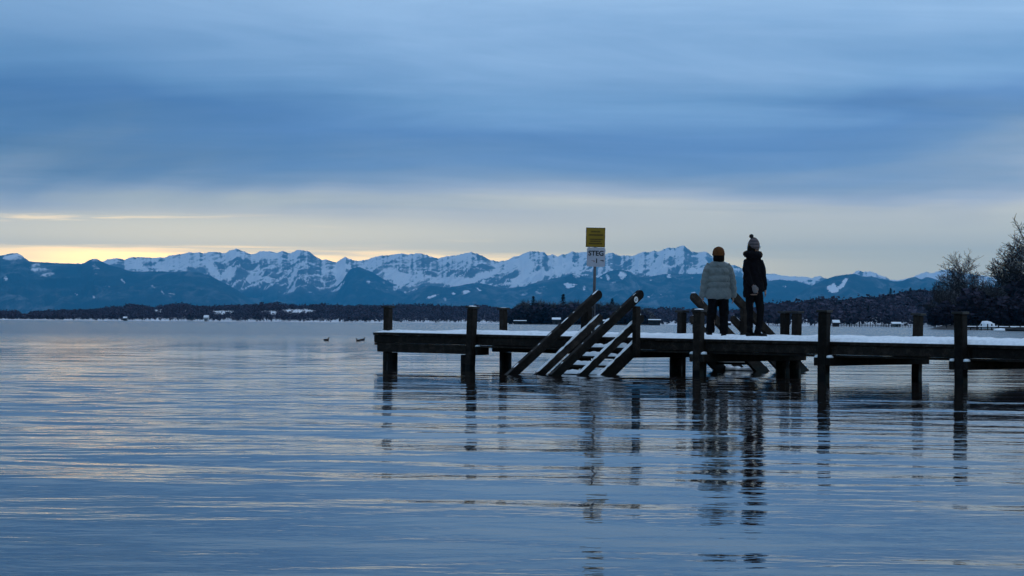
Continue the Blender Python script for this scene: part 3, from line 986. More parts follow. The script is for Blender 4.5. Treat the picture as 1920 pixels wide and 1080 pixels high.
def sign():
    base = pworld(FX[1] + .06, .07, ZT)
    d = base.y
    k = FPX / d
    a, e = ray(1104, 427); top = HC + e * d
    root = empty('pier_sign', base, (0, R(1.0), R(-3)))
    tag(root, 'yellow notice above a white STEG 1 board on a steel pole', 'sign')
    bm = bmesh.new()
    hgt = top - base.z - .03
    bmesh.ops.create_cone(bm, cap_ends=True, segments=14, radius1=.028, radius2=.028, depth=hgt)
    for v in bm.verts: v.co.z += hgt / 2
    link('pole', bm_mesh(bm, 'pole'), root, simple('galvanised_steel', (.055, .06, .075), .45, .2, 12, spec=.5), True)
    yel = simple('yellow_enamel', (.21, .128, .003), .5, .12, 4)
    wht = simple('white_enamel', (.34, .36, .44), .5, .08, 5)
    edge = simple('sign_rim', (.035, .025, .008), .6, .2)
    ink = simple('black_print', (.012, .013, .016), .6, .1)
    ink2 = simple('faded_print', (.055, .034, .002), .6, .1)
    ink3 = simple('red_print', (.20, .12, .12), .6, .1)
    H = top - base.z
    w1 = 36 / k
    yp = link('notice_board', box_mesh('notice_board', -w1 / 2, w1 / 2, -.050, -.032, H - 36.5 / k, H, .002), root, edge)
    link('face', box_mesh('face', -w1 / 2 + .012, w1 / 2 - .009, -.054, -.0505, H - 36.5 / k + .01, H - .014, 0), yp, yel)
    rr = random.Random(3)
    for (zz, wfrac, hh, m_) in ((.205, .50, .013, ink2), (.378, .72, .013, ink2), (.60, .62, .010, ink2), (.70, .55, .010, ink2), (.82, .66, .012, ink2)):
        # rows of small letters, too far to read: short strokes
        x = -w1 * wfrac / 2
        while x < w1 * wfrac / 2:
            ww = rr.uniform(.010, .024)
            q = box_mesh('print', x, x + ww, -.0562, -.0545, H - zz * 36.5 / k - hh * 1.2, H - zz * 36.5 / k + hh * 1.2, 0)
            link('print', q, yp, m_)
            x += ww + .005
    w2, h2 = 34.5 / k, 36 / k
    zc = H - 36.5 / k - .006 - h2 / 2
    bm = bmesh.new()
    pts = []
    rad = .03
    for cx, cz, a0 in ((w2 / 2 - rad, h2 / 2 - rad, 0), (-w2 / 2 + rad, h2 / 2 - rad, 90), (-w2 / 2 + rad, -h2 / 2 + rad, 180), (w2 / 2 - rad, -h2 / 2 + rad, 270)):
        for j in range(5):
            an = R(a0 + 22.5 * j); pts.append((cx + rad * math.cos(an), cz + rad * math.sin(an)))
    f0 = [bm.verts.new((x, -.046, z)) for x, z in pts]; f1 = [bm.verts.new((x, -.034, z)) for x, z in pts]
    bm.faces.new(f0); bm.faces.new(f1[::-1])
    for j in range(len(pts)):
        bm.faces.new((f0[j], f0[(j + 1) % len(pts)], f1[(j + 1) % len(pts)], f1[j]))
    wp = link('name_board', bm_mesh(bm, 'name_board'), root, wht)
    wp.location = (.018, 0, zc)
    for txt, sz, x, z in (('STEG', .128, 0, .068), ('1', .118, 0.012, -.075)):
        t = link('lettering', text_mesh(txt, sz, 'lettering'), wp, ink)
        t.rotation_euler = (R(90), 0, 0); t.location = (x, -.0475, z)
    for (x0, x1, z0, z1, m_) in ((.085, .145, -.066, -.054, ink), (.125, .145, -.080, -.067, ink), (-.085, -.025, -.072, -.064, ink3), (-.045, -.025, -.095, -.075, ink3)):
        link('print', box_mesh('print', x0, x1, -.0485, -.0468, z0, z1, 0), wp, m_)


sign()


# ------------------------------------------------------------------ people
def tube(bm, rings, n=16, ref=(1, 0, 0), power=1.0):
    """rings: (x, y, z, r_side, r_depth). a closed tube of elliptic rings following the centres"""
    C = [Vector(r[:3]) for r in rings]
    loops = []
    for i, r in enumerate(rings):
        t = (C[min(i + 1, len(C) - 1)] - C[max(i - 1, 0)])
        t.normalize()
        rf = Vector(ref)
        s_ = rf - t * rf.dot(t)
        if s_.length < .1:
            s_ = Vector((0, 1, 0)) - t * t.y
        s_.normalize()
        d_ = t.cross(s_)
        lp = []
        for k in range(n):
            a = 2 * math.pi * k / n
            ca, sa = math.cos(a), math.sin(a)
            if power != 1.0:
                ca = math.copysign(abs(ca) ** power, ca); sa = math.copysign(abs(sa) ** power, sa)
            lp.append(bm.verts.new(C[i] + s_ * ca * r[3] + d_ * sa * r[4]))
        loops.append(lp)
    for i in range(len(loops) - 1):
        for k in range(n):
            bm.faces.new((loops[i][k], loops[i][(k + 1) % n], loops[i + 1][(k + 1) % n], loops[i + 1][k]))
    bm.faces.new(loops[0][::-1]); bm.faces.new(loops[-1])


def smooth_rings(keys, n):
    """interpolate key rings (Catmull-Rom) to n rings"""
    K = np.array(keys, dtype=float)
    t = np.linspace(0, len(K) - 1, n)
    out = []
    for v in t:
        i = min(int(v), len(K) - 2); f = v - i
        p0, p1, p2, p3 = K[max(i - 1, 0)], K[i], K[i + 1], K[min(i + 2, len(K) - 1)]
        out.append(0.5 * ((2 * p1) + (p2 - p0) * f + (2 * p0 - 5 * p1 + 4 * p2 - p3) * f * f + (3 * p1 - p0 - 3 * p2 + p3) * f ** 3))
    return [tuple(o) for o in out]


def fuse(bm, name, voxel, smooth_it=4, folds=0.0):
    """one continuous surface from overlapping volumes"""
    me = bm_mesh(bm, name)
    o = bpy.data.objects.new(name, me)
    COL.objects.link(o)
    md = o.modifiers.new('fuse', 'REMESH'); md.mode = 'VOXEL'; md.voxel_size = voxel
    sm = o.modifiers.new('soft', 'SMOOTH'); sm.factor = .5; sm.iterations = smooth_it
    dg = bpy.context.evaluated_depsgraph_get()
    out = bpy.data.meshes.new_from_object(o.evaluated_get(dg))
    bpy.data.objects.remove(o)
    out.name = name
    if folds:
        n = len(out.vertices)
        co = np.empty(n * 3, dtype=np.float32); out.vertices.foreach_get('co', co); co = co.reshape(-1, 3)
        nr = np.empty(n * 3, dtype=np.float32); out.vertices.foreach_get('normal', nr); nr = nr.reshape(-1, 3)
        q = fbm(co[:, 0] * 9 + co[:, 1] * 7 + co[:, 2] * 2.5, co[:, 2] * 6 + co[:, 1] * 3, 4, int(n) % 97, 0.6)
        out.vertices.foreach_set('co', (co + nr * (q * folds)[:, None]).astype(np.float32).ravel())
        out.update()
    return out


def ball(bm, c, r, seg=14):
    M = Matrix.Translation(c) @ Matrix.Diagonal((r[0], r[1], r[2], 1))
    bmesh.ops.create_uvsphere(bm, u_segments=seg, v_segments=seg // 2 + 2, radius=1, matrix=M)


def add_hand(bm, wrist, down, palm_n, side, size=.175, curl=.5):
    """palm and five bent fingers; down = finger direction, palm_n = palm normal, side = thumb side"""
    w = Vector(wrist); d = Vector(down).normalized(); n = Vector(palm_n).normalized(); t = d.cross(n).normalized() * side
    L = size
    tube(bm, [(*(w), .026, .020), (*(w + d * L * .18), .034, .018), (*(w + d * L * .40), .040, .016), (*(w + d * L * .50), .038, .013)], 10, ref=tuple(t))
    for k, (off, ln) in enumerate(((.027, .44), (.009, .50), (-.009, .46), (-.026, .36))):
        p0 = w + d * L * .44 + t * off
        rings = []
        ang = 0
        p = p0
        for j in range(4):
            rings.append((*p, .0088 - .0008 * j, .0088 - .0008 * j))
            ang += curl * (.25 if j == 0 else .45)
            p = p + (d * math.cos(ang) + n * math.sin(ang)) * ln * L / 3
        rings.append((*(rings[-1][:3]), .003, .003)) if False else None
        tube(bm, rings, 8, ref=tuple(t))
    p0 = w + d * L * .14 + t * .024
    tube(bm, [(*p0, .013, .013), (*(p0 + (d * .7 + t * .6 + n * .25).normalized() * .034), .0115, .0115), (*(p0 + (d * .85 + t * .45 + n * .4).normalized() * .068), .0088, .0088)], 8)


SKIN = simple('skin', (.22, .13, .095), .6, .12, 20)
HAIRM = simple('dark_hair', (.006, .0045, .004), .8, .3, 60, spec=.05, stretch=(1, 1, .15))


def add_head(bm, c, yaw):
    """c = centre of the skull; face towards local +y turned by yaw"""
    M = Matrix.Translation(c) @ Matrix.Rotation(yaw, 4, 'Z')
    def P(x, y, z): return M @ Vector((x, y, z))
    def B(x, y, z, rx, ry, rz):
        bmesh.ops.create_uvsphere(bm, u_segments=16, v_segments=12, radius=1, matrix=M @ Matrix.Translation((x, y, z)) @ Matrix.Diagonal((rx, ry, rz, 1)))
    B(0, -.012, .03, .076, .095, .088)      # skull
    B(0, .022, -.045, .058, .068, .075)     # jaw and cheeks
    B(0, .070, -.100, .026, .022, .020)     # chin
    B(0, .094, -.022, .012, .020, .026)     # nose
    B(0, .084, .012, .040, .012, .010)      # brow
    B(0, .088, -.064, .022, .012, .007)     # mouth
    for sx in (-1, 1):
        B(sx * .078, -.010, -.015, .009, .020, .032)   # ears
        B(sx * .040, .055, -.030, .022, .026, .020)    # cheek
    return P


def person(name, loc, rotz, label):
    r = empty(name, loc, (0, 0, rotz))
    tag(r, label, 'person')
    return r


def boots(root, m, feet):
    for (x, y, yaw, L, z) in feet:
        bm = bmesh.new()
        d = Vector((math.sin(yaw), math.cos(yaw), 0))
        c = Vector((x, y, z))
        tube(bm, [(*(c + Vector((0, 0, .20))), .052, .055), (*(c + Vector((0, 0, .10))), .050, .055), (*(c + Vector((0, 0, .03))), .050, .06), (*(c + Vector((0, 0, 0))), .050, .06)], 14)
        tube(bm, [(*(c - d * .075 + Vector((0, 0, .04))), .036, .036), (*(c - d * .02 + Vector((0, 0, .045))), .046, .045), (*(c + d * L * .45 + Vector((0, 0, .04))), .048, .042),
                  (*(c + d * L * .75 + Vector((0, 0, .033))), .044, .034), (*(c + d * L * .92 + Vector((0, 0, .028))), .026, .022)], 12, ref=(d.y, -d.x, 0))
        link('boot', fuse(bm, 'boot', .012, 3), root, m, True)


def place_on_deck(px, yo, depth_snow):
    x = s_at(px, yo, 620)
    p = pworld(x, yo, ZT + depth_snow)
    return p


# person in the pale quilted jacket, seen from behind
def person_left():
    p = place_on_deck(1346, 1.55, .045)
    k = FPX / p.y
    root = person('person', p, R(2), 'person seen from behind in pale grey quilted jacket and rust orange beanie')
    h = 1.675
    # body: one continuous figure under the clothes
    bm = bmesh.new()
    tube(bm, smooth_rings([(0, 0, .70, .155, .10), (0, 0, .82, .16, .11), (0, 0, 1.0, .135, .095), (0, 0, 1.18, .155, .105), (0, 0, 1.33, .165, .09), (0, -.005, 1.385, .07, .06), (0, 0, 1.43, .05, .05), (0, .005, 1.50, .05, .05)], 24), 18)
    for sx in (-1, 1):
        tube(bm, smooth_rings([(sx * .085, 0, .80, .085, .09), (sx * .10, 0, .6, .075, .08), (sx * .105, .01, .42, .055, .058), (sx * .11, -.01, .25, .05, .055), (sx * .115, 0, .08, .035, .04)], 14), 12)
        tube(bm, smooth_rings([(sx * .155, 0, 1.33, .05, .055), (sx * .23, -.01, 1.18, .045, .045), (sx * .275, -.005, 1.0, .038, .038), (sx * .290, .02, .84, .03, .03), (sx * .292, .035, .745, .026, .022)], 16), 12)
        add_hand(bm, (sx * .292, .036, .755), (0, .12, -1), (-sx, 0, 0), sx * -1 if sx > 0 else 1, .165, .55)
    add_head(bm, Vector((0, .0, 1.555)), 0)
    link('body', fuse(bm, 'body', .0098, 2), root, SKIN, True)
    # quilted jacket
    JM = jacket_mat()
    seams = [.70, .905, 1.02, 1.145, 1.285, 1.42]
    bm = bmesh.new()
    keys = [(0, 0, .695, .215, .150), (0, 0, .73, .240, .170), (0, 0, .85, .240, .172), (0, 0, 1.0, .228, .165), (0, -.003, 1.15, .222, .160), (0, -.003, 1.27, .215, .150), (0, 0, 1.34, .195, .128), (0, 0, 1.385, .140, .105), (0, .002, 1.415, .085, .085), (0, .006, 1.455, .076, .080)]
    rr = []
    for (x, y, z, a, b) in smooth_rings(keys, 90):
        q = 0
        for i in range(len(seams) - 1):
            if seams[i] <= z < seams[i + 1]:
                f = (z - seams[i]) / (seams[i + 1] - seams[i])
                q = math.sin(math.pi * f) ** .55
        w = .028 * (q - .80)
        rr.append((x, y, z, a + w, b + w))
    tube(bm, rr, 40, power=.88)
    for sx in (-1, 1):
        ak = [(sx * .150, 0, 1.345, .070, .080), (sx * .195, -.006, 1.26, .082, .086), (sx * .232, -.012, 1.14, .080, .082), (sx * .262, -.012, 1.0, .077, .079), (sx * .281, .005, .87, .072, .074), (sx * .290, .022, .77, .062, .062), (sx * .291, .03, .725, .046, .046)]
        rr = []
        for (x, y, z, a, b) in smooth_rings(ak, 60):
            f = ((z - .72) / .118) % 1.0
            w = .015 * (math.sin(math.pi * f) ** .6 - .75)
            rr.append((x, y, z, a + w, b + w))
        tube(bm, rr, 24)
    jk = link('jacket', fuse(bm, 'jacket', .0085, 1, .022), root, JM, True)
    # trousers
    bm = bmesh.new()
    tube(bm, smooth_rings([(0, 0, .66, .18, .12), (0, 0, .75, .195, .135), (0, 0, .85, .185, .13)], 8), 24)
    tube(bm, smooth_rings([(-.090, 0, .74, .105, .115), (-.105, 0, .58, .096, .105), (-.125, .005, .40, .088, .096), (-.140, .0, .22, .084, .092), (-.155, .01, .075, .082, .092)], 16), 20)
    tube(bm, smooth_rings([(.090, 0, .74, .105, .115), (.103, 0, .58, .098, .105), (.108, -.01, .40, .088, .096), (.104, -.04, .22, .080, .090), (.098, -.07, .045, .076, .086)], 16), 20)
    link('trousers', fuse(bm, 'trousers', .011, 3, .024), root, simple('black_cloth', (.004, .004, .005), .9, .3, 15, spec=.05), True)
    boots(root, simple('black_boot', (.005, .0045, .0045), .7, .3, 20, spec=.1), ((-.155, .02, R(-8), .17, .02), (.098, -.05, R(14), .17, -.015)))
    # hair under the beanie
    bm = bmesh.new()
    tube(bm, smooth_rings([(0, -.035, 1.585, .095, .090), (0, -.042, 1.53, .104, .095), (0, -.042, 1.475, .108, .092), (0, -.036, 1.425, .106, .080), (0, -.03, 1.40, .09, .06)], 16), 24)
    link('hair', fuse(bm, 'hair', .009, 3), root, HAIRM, True)
    bm = bmesh.new()
    tube(bm, smooth_rings([(0, -.018, 1.515, .116, .126), (0, -.018, 1.535, .118, .128), (0, -.016, 1.58, .115, .124), (0, -.014, 1.63, .100, .108), (0, -.012, 1.665, .072, .078), (0, -.010, 1.683, .032, .034), (0, -.01, 1.690, .006, .006)], 34), 32)
    link('beanie', fuse(bm, 'beanie', .009, 2), root, simple('rust_wool', (.078, .026, .0045), .95, .45, 55, .004, stretch=(1, 1, .3)), True)


def jacket_mat():
    def b(N, bs):
        co = N.n('ShaderNodeTexCoord').outputs['Object']
        nz = N.noise(co, 9, 5, .6); cr = N.noise(N.vm('MULTIPLY', co, (30, 30, 12)), 1.0, 4, .65, .8)
        N.put(bs.inputs['Base Color'], N.ramp(nz, [(.3, (.092, .110, .115)), (.7, (.145, .168, .173))]))
        bs.inputs['Roughness'].default_value = .6
        bs.inputs['Specular IOR Level'].default_value = .3
        bp = N.n('ShaderNodeBump'); bp.inputs['Strength'].default_value = .7; bp.inputs['Distance'].default_value = .012
        N.put(bp.inputs['Height'], cr); N.put(bs.inputs['Normal'], bp.outputs[0])
    return mat('pale_nylon', b)


# person in the black hooded coat, face turned to the right
def person_right():
    p = place_on_deck(1412, 1.45, .035)
    root = person('person', p, 0, 'person in black hooded coat and patterned bobble hat looking to the right')
    bm = bmesh.new()
    yaw = R(-62)       # turned to the right
    tube(bm, smooth_rings([(0, 0, .78, .12, .11), (0, 0, .90, .13, .12), (.0, 0, 1.1, .12, .10), (.0, 0, 1.3, .14, .11), (0, 0, 1.43, .13, .10), (0, 0, 1.50, .055, .055), (.005, 0, 1.60, .05, .05)], 24), 18)
    tube(bm, smooth_rings([(-.06, 0, .86, .08, .08), (-.065, 0, .62, .07, .07), (-.06, .02, .42, .052, .055), (-.065, .01, .24, .047, .05), (-.075, 0, .08, .035, .04)], 14), 12)
    tube(bm, smooth_rings([(.07, 0, .86, .08, .08), (.115, .0, .62, .07, .07), (.135, .0, .44, .052, .055), (.105, -.02, .24, .047, .05), (.075, -.04, .08, .035, .04)], 14), 12)
    tube(bm, smooth_rings([(-.13, -.06, 1.42, .05, .05), (-.15, -.13, 1.22, .045, .045), (-.09, -.17, 1.02, .036, .036), (-.01, -.185, .92, .028, .028)], 14), 12)
    tube(bm, smooth_rings([(.13, .02, 1.42, .05, .05), (.17, -.02, 1.2, .045, .045), (.19, -.01, 1.02, .036, .036), (.215, .01, .86, .028, .026)], 14), 12)
    add_hand(bm, (-.01, -.185, .93), (.35, -.1, -1), (1, .3, 0), 1, .15, .6)
    add_hand(bm, (.215, .01, .875), (.15, .1, -1), (-1, 0, 0), -1, .16, .6)
    add_head(bm, Vector((.015, .0, 1.665)), yaw)
    link('body', fuse(bm, 'body', .0098, 2), root, SKIN, True)
    BL = simple('black_coat', (.0040, .0038, .0055), .85, .35, 12, .006, spec=.06)
    bm = bmesh.new()
    tube(bm, smooth_rings([(.010, 0, .845, .170, .150), (.010, 0, .90, .200, .165), (.000, 0, 1.05, .190, .155), (-.010, 0, 1.2, .178, .150), (-.015, 0, 1.35, .165, .140), (-.015, 0, 1.45, .125, .110), (-.01, 0, 1.52, .08, .08)], 40), 30)
    # back flap hanging lower on the left, sleeve and pocket hand on the right
    tube(bm, smooth_rings([(-.13, -.02, .745, .045, .10), (-.130, -.02, .80, .060, .13), (-.115, -.01, .95, .075, .14), (-.10, 0, 1.1, .08, .12)], 16), 20)
    tube(bm, smooth_rings([(-.125, -.05, 1.42, .065, .07), (-.150, -.125, 1.24, .066, .066), (-.10, -.165, 1.05, .058, .056), (-.035, -.180, .955, .048, .046)], 24), 18)
    tube(bm, smooth_rings([(.115, .01, 1.43, .065, .07), (.155, -.02, 1.25, .066, .066), (.178, -.015, 1.08, .062, .06), (.200, .0, .94, .052, .05), (.213, .008, .875, .042, .04)], 24), 18)
    # hood lying round the neck
    for j in range(14):
        a = 2 * math.pi * j / 14
        back = .5 - .5 * math.cos(a - math.pi * .93)
        ball(bm, Vector((-.015 + math.cos(a) * .120 - .028 * back, math.sin(a) * .105, 1.545 - .030 * back)), (.070 + .020 * back, .072, .060 + .024 * back), 12)
    link('coat', fuse(bm, 'coat', .010, 3, .026), root, BL, True)
    bm = bmesh.new()
    tube(bm, smooth_rings([(.0, 0, .80, .155, .12), (0, 0, .90, .16, .13), (0, 0, .98, .15, .12)], 8), 24)
    tube(bm, smooth_rings([(-.065, 0, .86, .090, .10), (-.068, 0, .64, .076, .085), (-.060, .02, .44, .062, .07), (-.064, .01, .25, .056, .062), (-.070, 0, .07, .055, .062)], 16), 18)
    tube(bm, smooth_rings([(.068, 0, .86, .094, .10), (.112, .0, .64, .080, .085), (.132, .0, .46, .068, .074), (.108, -.02, .26, .060, .066), (.075, -.04, .05, .055, .062)], 16), 18)
    link('trousers', fuse(bm, 'trousers', .010, 3, .022), root, simple('black_cloth', (.004, .004, .005), .9, .3, 15, spec=.05), True)
    boots(root, simple('black_boot', (.005, .0045, .0045), .7, .3, 20, spec=.1), ((-.068, .0, R(60), .19, .01), (.080, -.04, R(75), .20, -.005)))
    bm = bmesh.new()
    tube(bm, smooth_rings([(-.035, -.01, 1.70, .075, .085), (-.045, -.012, 1.64, .078, .088), (-.048, -.012, 1.58, .070, .082), (-.045, -.01, 1.53, .05, .06)], 14), 20)
    link('hair', fuse(bm, 'hair', .009, 3), root, HAIRM, True)
    # pale mitten on the hand at the hip
    bm = bmesh.new()
    tube(bm, smooth_rings([(-.02, -.195, .955, .038, .028), (-.008, -.203, .925, .046, .030), (.004, -.208, .885, .050, .030), (.012, -.208, .84, .046, .028), (.018, -.206, .815, .026, .016)], 18), 18)
    tube(bm, [(.02, -.205, .93, .020, .018), (.052, -.207, .90, .020, .018), (.062, -.207, .868, .011, .011)], 12)
    link('mitten', fuse(bm, 'mitten', .008, 2), root, simple('pale_wool', (.11, .10, .105), .95, .3, 60, .003), True)
    # bobble hat
    bm = bmesh.new()
    M = [(-.012, 0, 1.640, .104, .108), (-.004, 0, 1.665, .112, .113), (.000, 0, 1.69, .114, .114), (-.002, 0, 1.735, .110, .110), (-.012, 0, 1.785, .092, .092), (-.026, 0, 1.822, .062, .062), (-.036, 0, 1.84, .026, .026), (-.037, 0, 1.846, .006, .006)]
    tube(bm, smooth_rings(M, 34), 30)
    def hatm(N, bs):
        co = N.n('ShaderNodeTexCoord').outputs['Object']
        sp = N.n('ShaderNodeSeparateXYZ'); N.put(sp.inputs[0], co)
        v = N.n('ShaderNodeTexVoronoi'); v.inputs['Scale'].default_value = 38
        N.put(v.inputs['Vector'], co)
        band = N.sstep(N.m('SINE', N.m('MULTIPLY', sp.outputs[2], 105.0)), -.3, .5)
        c = N.mix(band, (.035, .03, .036, 1), (.085, .07, .08, 1))
        c = N.mix(N.m('MULTIPLY', N.sstep(v.outputs['Distance'], .45, .25), .5), c, (.13, .08, .09, 1))
        N.put(bs.inputs['Base Color'], c); bs.inputs['Roughness'].default_value = .95
    hat = link('bobble_hat', fuse(bm, 'bobble_hat', .009, 2), root, mat('patterned_wool', hatm), True)
    bm = bmesh.new()
    rr = random.Random(5)
    bmesh.ops.create_icosphere(bm, subdivisions=3, radius=.040)
    for v in bm.verts: v.co *= rr.uniform(.82, 1.12)
    pm = link('bobble', bm_mesh(bm, 'bobble'), hat, simple('dark_wool', (.012, .011, .013), .95, .4, 80), True)
    pm.location = (-.042, 0, 1.872)
    # glasses: rim and temple
    g = bmesh.new()
    c, s_ = math.cos(yaw), math.sin(yaw)
    Rz = Matrix.Translation((.015, 0, 1.665)) @ Matrix.Rotation(yaw, 4, 'Z')
    for sx in (-1, 1):
        pts = [Rz @ Vector((sx * .034 + math.cos(a) * .024, .100, .002 + math.sin(a) * .020)) for a in np.linspace(0, 2 * math.pi, 17)]
        tube(g, [(*q, .0028, .0028) for q in pts], 6)
        tube(g, [(*(Rz @ Vector((sx * .058, .098, .004))), .0028, .0028), (*(Rz @ Vector((sx * .082, .0, .004))), .0028, .0028)], 6)
    link('glasses', bm_mesh(g, 'glasses'), root, simple('glasses_frame', (.01, .01, .01), .4, .1))


person_left()
person_right()


# ------------------------------------------------------------------ waterfowl
def duck(px, py, d, face, label, scale=1.0, col=(.006, .006, .007)):
    p = at(px, py, d)
    root = empty('coot', (p.x, d, 0.0), (0, 0, face))
    tag(root, label, 'bird', 'dark water birds left of the pier')
    bm = bmesh.new()
    tube(bm, smooth_rings([(-.17, 0, .075, .012, .010), (-.13, 0, .06, .05, .035), (-.04, 0, .045, .085, .065), (.05, 0, .045, .080, .062), (.11, 0, .06, .045, .045), (.13, 0, .07, .012, .012)], 22), 14, ref=(0, 1, 0))
    tube(bm, smooth_rings([(.085, 0, .07, .040, .042), (.105, 0, .115, .030, .030), (.115, 0, .15, .030, .032), (.125, 0, .175, .026, .026), (.125, 0, .195, .010, .010)], 14), 12)
    for v in bm.verts: v.co *= scale
    b = link('body', fuse(bm, 'body', .008, 3), root, simple('black_plumage', col, .7, .3, 20), True)
    bm = bmesh.new()
    tube(bm, [(.145 * scale, 0, .168 * scale, .013, .012), (.185 * scale, 0, .160 * scale, .004, .004)], 8)
    link('beak', bm_mesh(bm, 'beak'), root, simple('pale_beak', (.25, .24, .22), .5, .1))
    return root


def duck_d(px, py):
    _, e = ray(px, py)
    return HC / -e


duck(612, 640, duck_d(612, 639), R(8), 'dark coot swimming alone, leftmost of the water birds', .92)
duck(672, 640, duck_d(672, 640), R(170), 'dark coot low in the water just behind the reddish one', .80)
duck(679.5, 639, duck_d(680, 638.5), R(12), 'reddish brown duck nearest to the pier end', .85, (.020, .007, .006))

# ------------------------------------------------------------------ trees one can tell apart
def bark_mat():
    def b(N, bs):
        geo = N.n('ShaderNodeNewGeometry')
        sp = N.n('ShaderNodeSeparateXYZ'); N.put(sp.inputs[0], geo.outputs['Normal'])
        co = N.n('ShaderNodeTexCoord').outputs['Object']
        nz = N.noise(co, 0.5, 3, .6)
        rime = N.m('MULTIPLY', N.sstep(sp.outputs[2], .2, .7), N.sstep(nz, .38, .58))
        N.put(bs.inputs['Base Color'], N.mix(N.m('MULTIPLY', rime, .55), (.030, .025, .025, 1), (.60, .61, .66, 1)))
        bs.inputs['Roughness'].default_value = .9
        bs.inputs['Specular IOR Level'].default_value = .05
    return mat('rimed_bark', b)


BARK = bark_mat()


def bare_tree_meshes(seed, spread=.55, levels=7, nmax=9000):
    """unit-height leafless tree: (trunk and limbs mesh, twig crown mesh)"""
    r = random.Random(seed)
    segs = [[], []]
    queue = [(Vector((0, 0, -.02)), Vector((r.uniform(-.06, .06), r.uniform(-.06, .06), 1)).normalized(), .34, .020, 0)]
    while queue and len(segs[0]) + len(segs[1]) < nmax:
        p, d, L, rad, lv = queue.pop(0)
        n = 4 if lv < 2 else 3
        for k in range(n):
            q = p + d * (L / n)
            d2 = (d + Vector((r.gauss(0, 1), r.gauss(0, 1), r.gauss(0, .6))) * (.08 + .03 * lv) + Vector((0, 0, .012))).normalized()
            r2 = rad * (1 - .30 / n * (1.4 if lv else 1))
            segs[0 if lv < 3 else 1].append((p.copy(), q.copy(), rad, r2))
            if lv < levels and (k > 0 or lv > 1):
                for _ in range(r.choice((1, 2)) if lv < 2 else 1):
                    ax = Vector((r.gauss(0, 1), r.gauss(0, 1), r.gauss(0, .3))).normalized()
                    side = (d2 * (1.0 - spread * r.uniform(.4, .9)) + ax * spread * r.uniform(.8, 1.2) + Vector((0, 0, .07))).normalized()
                    queue.append((q, side, L * r.uniform(.52, .78), r2 * r.uniform(.45, .65), lv + 1))
            p, d, rad = q, d2, r2
        if lv < levels:
            queue.append((p, d, L * .68, rad * .8, lv + 1))
    zmax = max(q.z for l in segs for _, q, _, _ in l)
    out = []
    for l in segs:
        n = len(l)
        P0 = np.array([x[0] for x in l]) / zmax; P1 = np.array([x[1] for x in l]) / zmax
        R0 = np.maximum(np.array([x[2] for x in l]) / zmax, 0.0021); R1 = np.maximum(np.array([x[3] for x in l]) / zmax, 0.0016)
        D = P1 - P0; D /= np.linalg.norm(D, axis=1, keepdims=True) + 1e-9
        ref = np.where(np.abs(D[:, 2:3]) < .9, np.array([[0, 0, 1.0]]), np.array([[1.0, 0, 0]]))
        U = np.cross(D, ref); U /= np.linalg.norm(U, axis=1, keepdims=True); Vv = np.cross(D, U)
        ring = []
        for P, Rr in ((P0, R0), (P1, R1)):
            for k in range(3):
                a = 2 * math.pi * k / 3
                ring.append(P + (U * math.cos(a) + Vv * math.sin(a)) * Rr[:, None])
        V = np.stack(ring, 1).reshape(-1, 3)
        b = np.arange(n) * 6
        F = np.concatenate([np.stack([b + k, b + (k + 1) % 3, b + 3 + (k + 1) % 3, b + 3 + k], 1) for k in range(3)])
        out.append((V, F))
    return mesh_np('trunk', *out[0]), mesh_np('crown', *out[1])


TREE_ARCH = [bare_tree_meshes(40 + k, sp) for k, sp in enumerate((.55, .62, .50, .58, .68))]


def place_tree(name, arch, x, y, z, h, w, rot, label, group, m=BARK):
    root = empty(name, (x, y, z), (0, 0, rot))
    root.scale = (w, w, h)
    tag(root, label, 'tree', group)
    for nm, me in zip(('trunk', 'crown'), arch):
        link(nm, me, root, m)
    return root


NEEDLE = wood_colour('spruce_needles', (.0035, .0045, .0050, 1), (.018, .022, .022, 1))


def spruce_meshes(seed):
    r = np.random.default_rng(seed)
    V, T = [], []
    for i in range(520):
        h = r.uniform(.04, 1) ** .85
        rad = (1.03 - h) * .19 * (0.75 + .35 * math.sin(h * 60)) * math.sqrt(r.uniform(.15, 1))
        a = r.uniform(0, 2 * math.pi)
        c = np.array([rad * math.cos(a), rad * math.sin(a), h - rad * .35])
        out = np.array([math.cos(a), math.sin(a), -.5]); out /= np.linalg.norm(out)
        sd_ = np.array([-math.sin(a), math.cos(a), r.uniform(-.3, .3)])
        l_, w_ = (.030 + .035 * (1 - h)) * r.uniform(.7, 1.3), .013 + .012 * (1 - h)
        V += [c - sd_ * w_, c + sd_ * w_, c + out * l_ + sd_ * w_ * .4, c + out * l_ - sd_ * w_ * .4]
        T += [float(np.clip(.2 + .5 * rad / .19 + r.normal(0, .15), 0, 1))] * 4
    V = np.array(V)
    me = mesh_np('crown', V, np.arange(len(V)).reshape(-1, 4))
    attr(me, 'tone', T)
    bm = bmesh.new()
    bmesh.ops.create_cone(bm, cap_ends=True, segments=7, radius1=.018, radius2=.003, depth=1.0)
    for v in bm.verts: v.co.z += .47
    return bm_mesh(bm, 'trunk'), me


SPR = [spruce_meshes(300 + k) for k in range(3)]


def place_spruce(k, x, y, z, h, label, group):
    root = empty('spruce_tree', (x, y, z), (0, 0, k * 1.7))
    root.scale = (h * 1.7, h * 1.7, h)
    tag(root, label, 'tree', group)
    link('trunk', SPR[k % 3][0], root, BARK)
    link('crown', SPR[k % 3][1], root, NEEDLE)


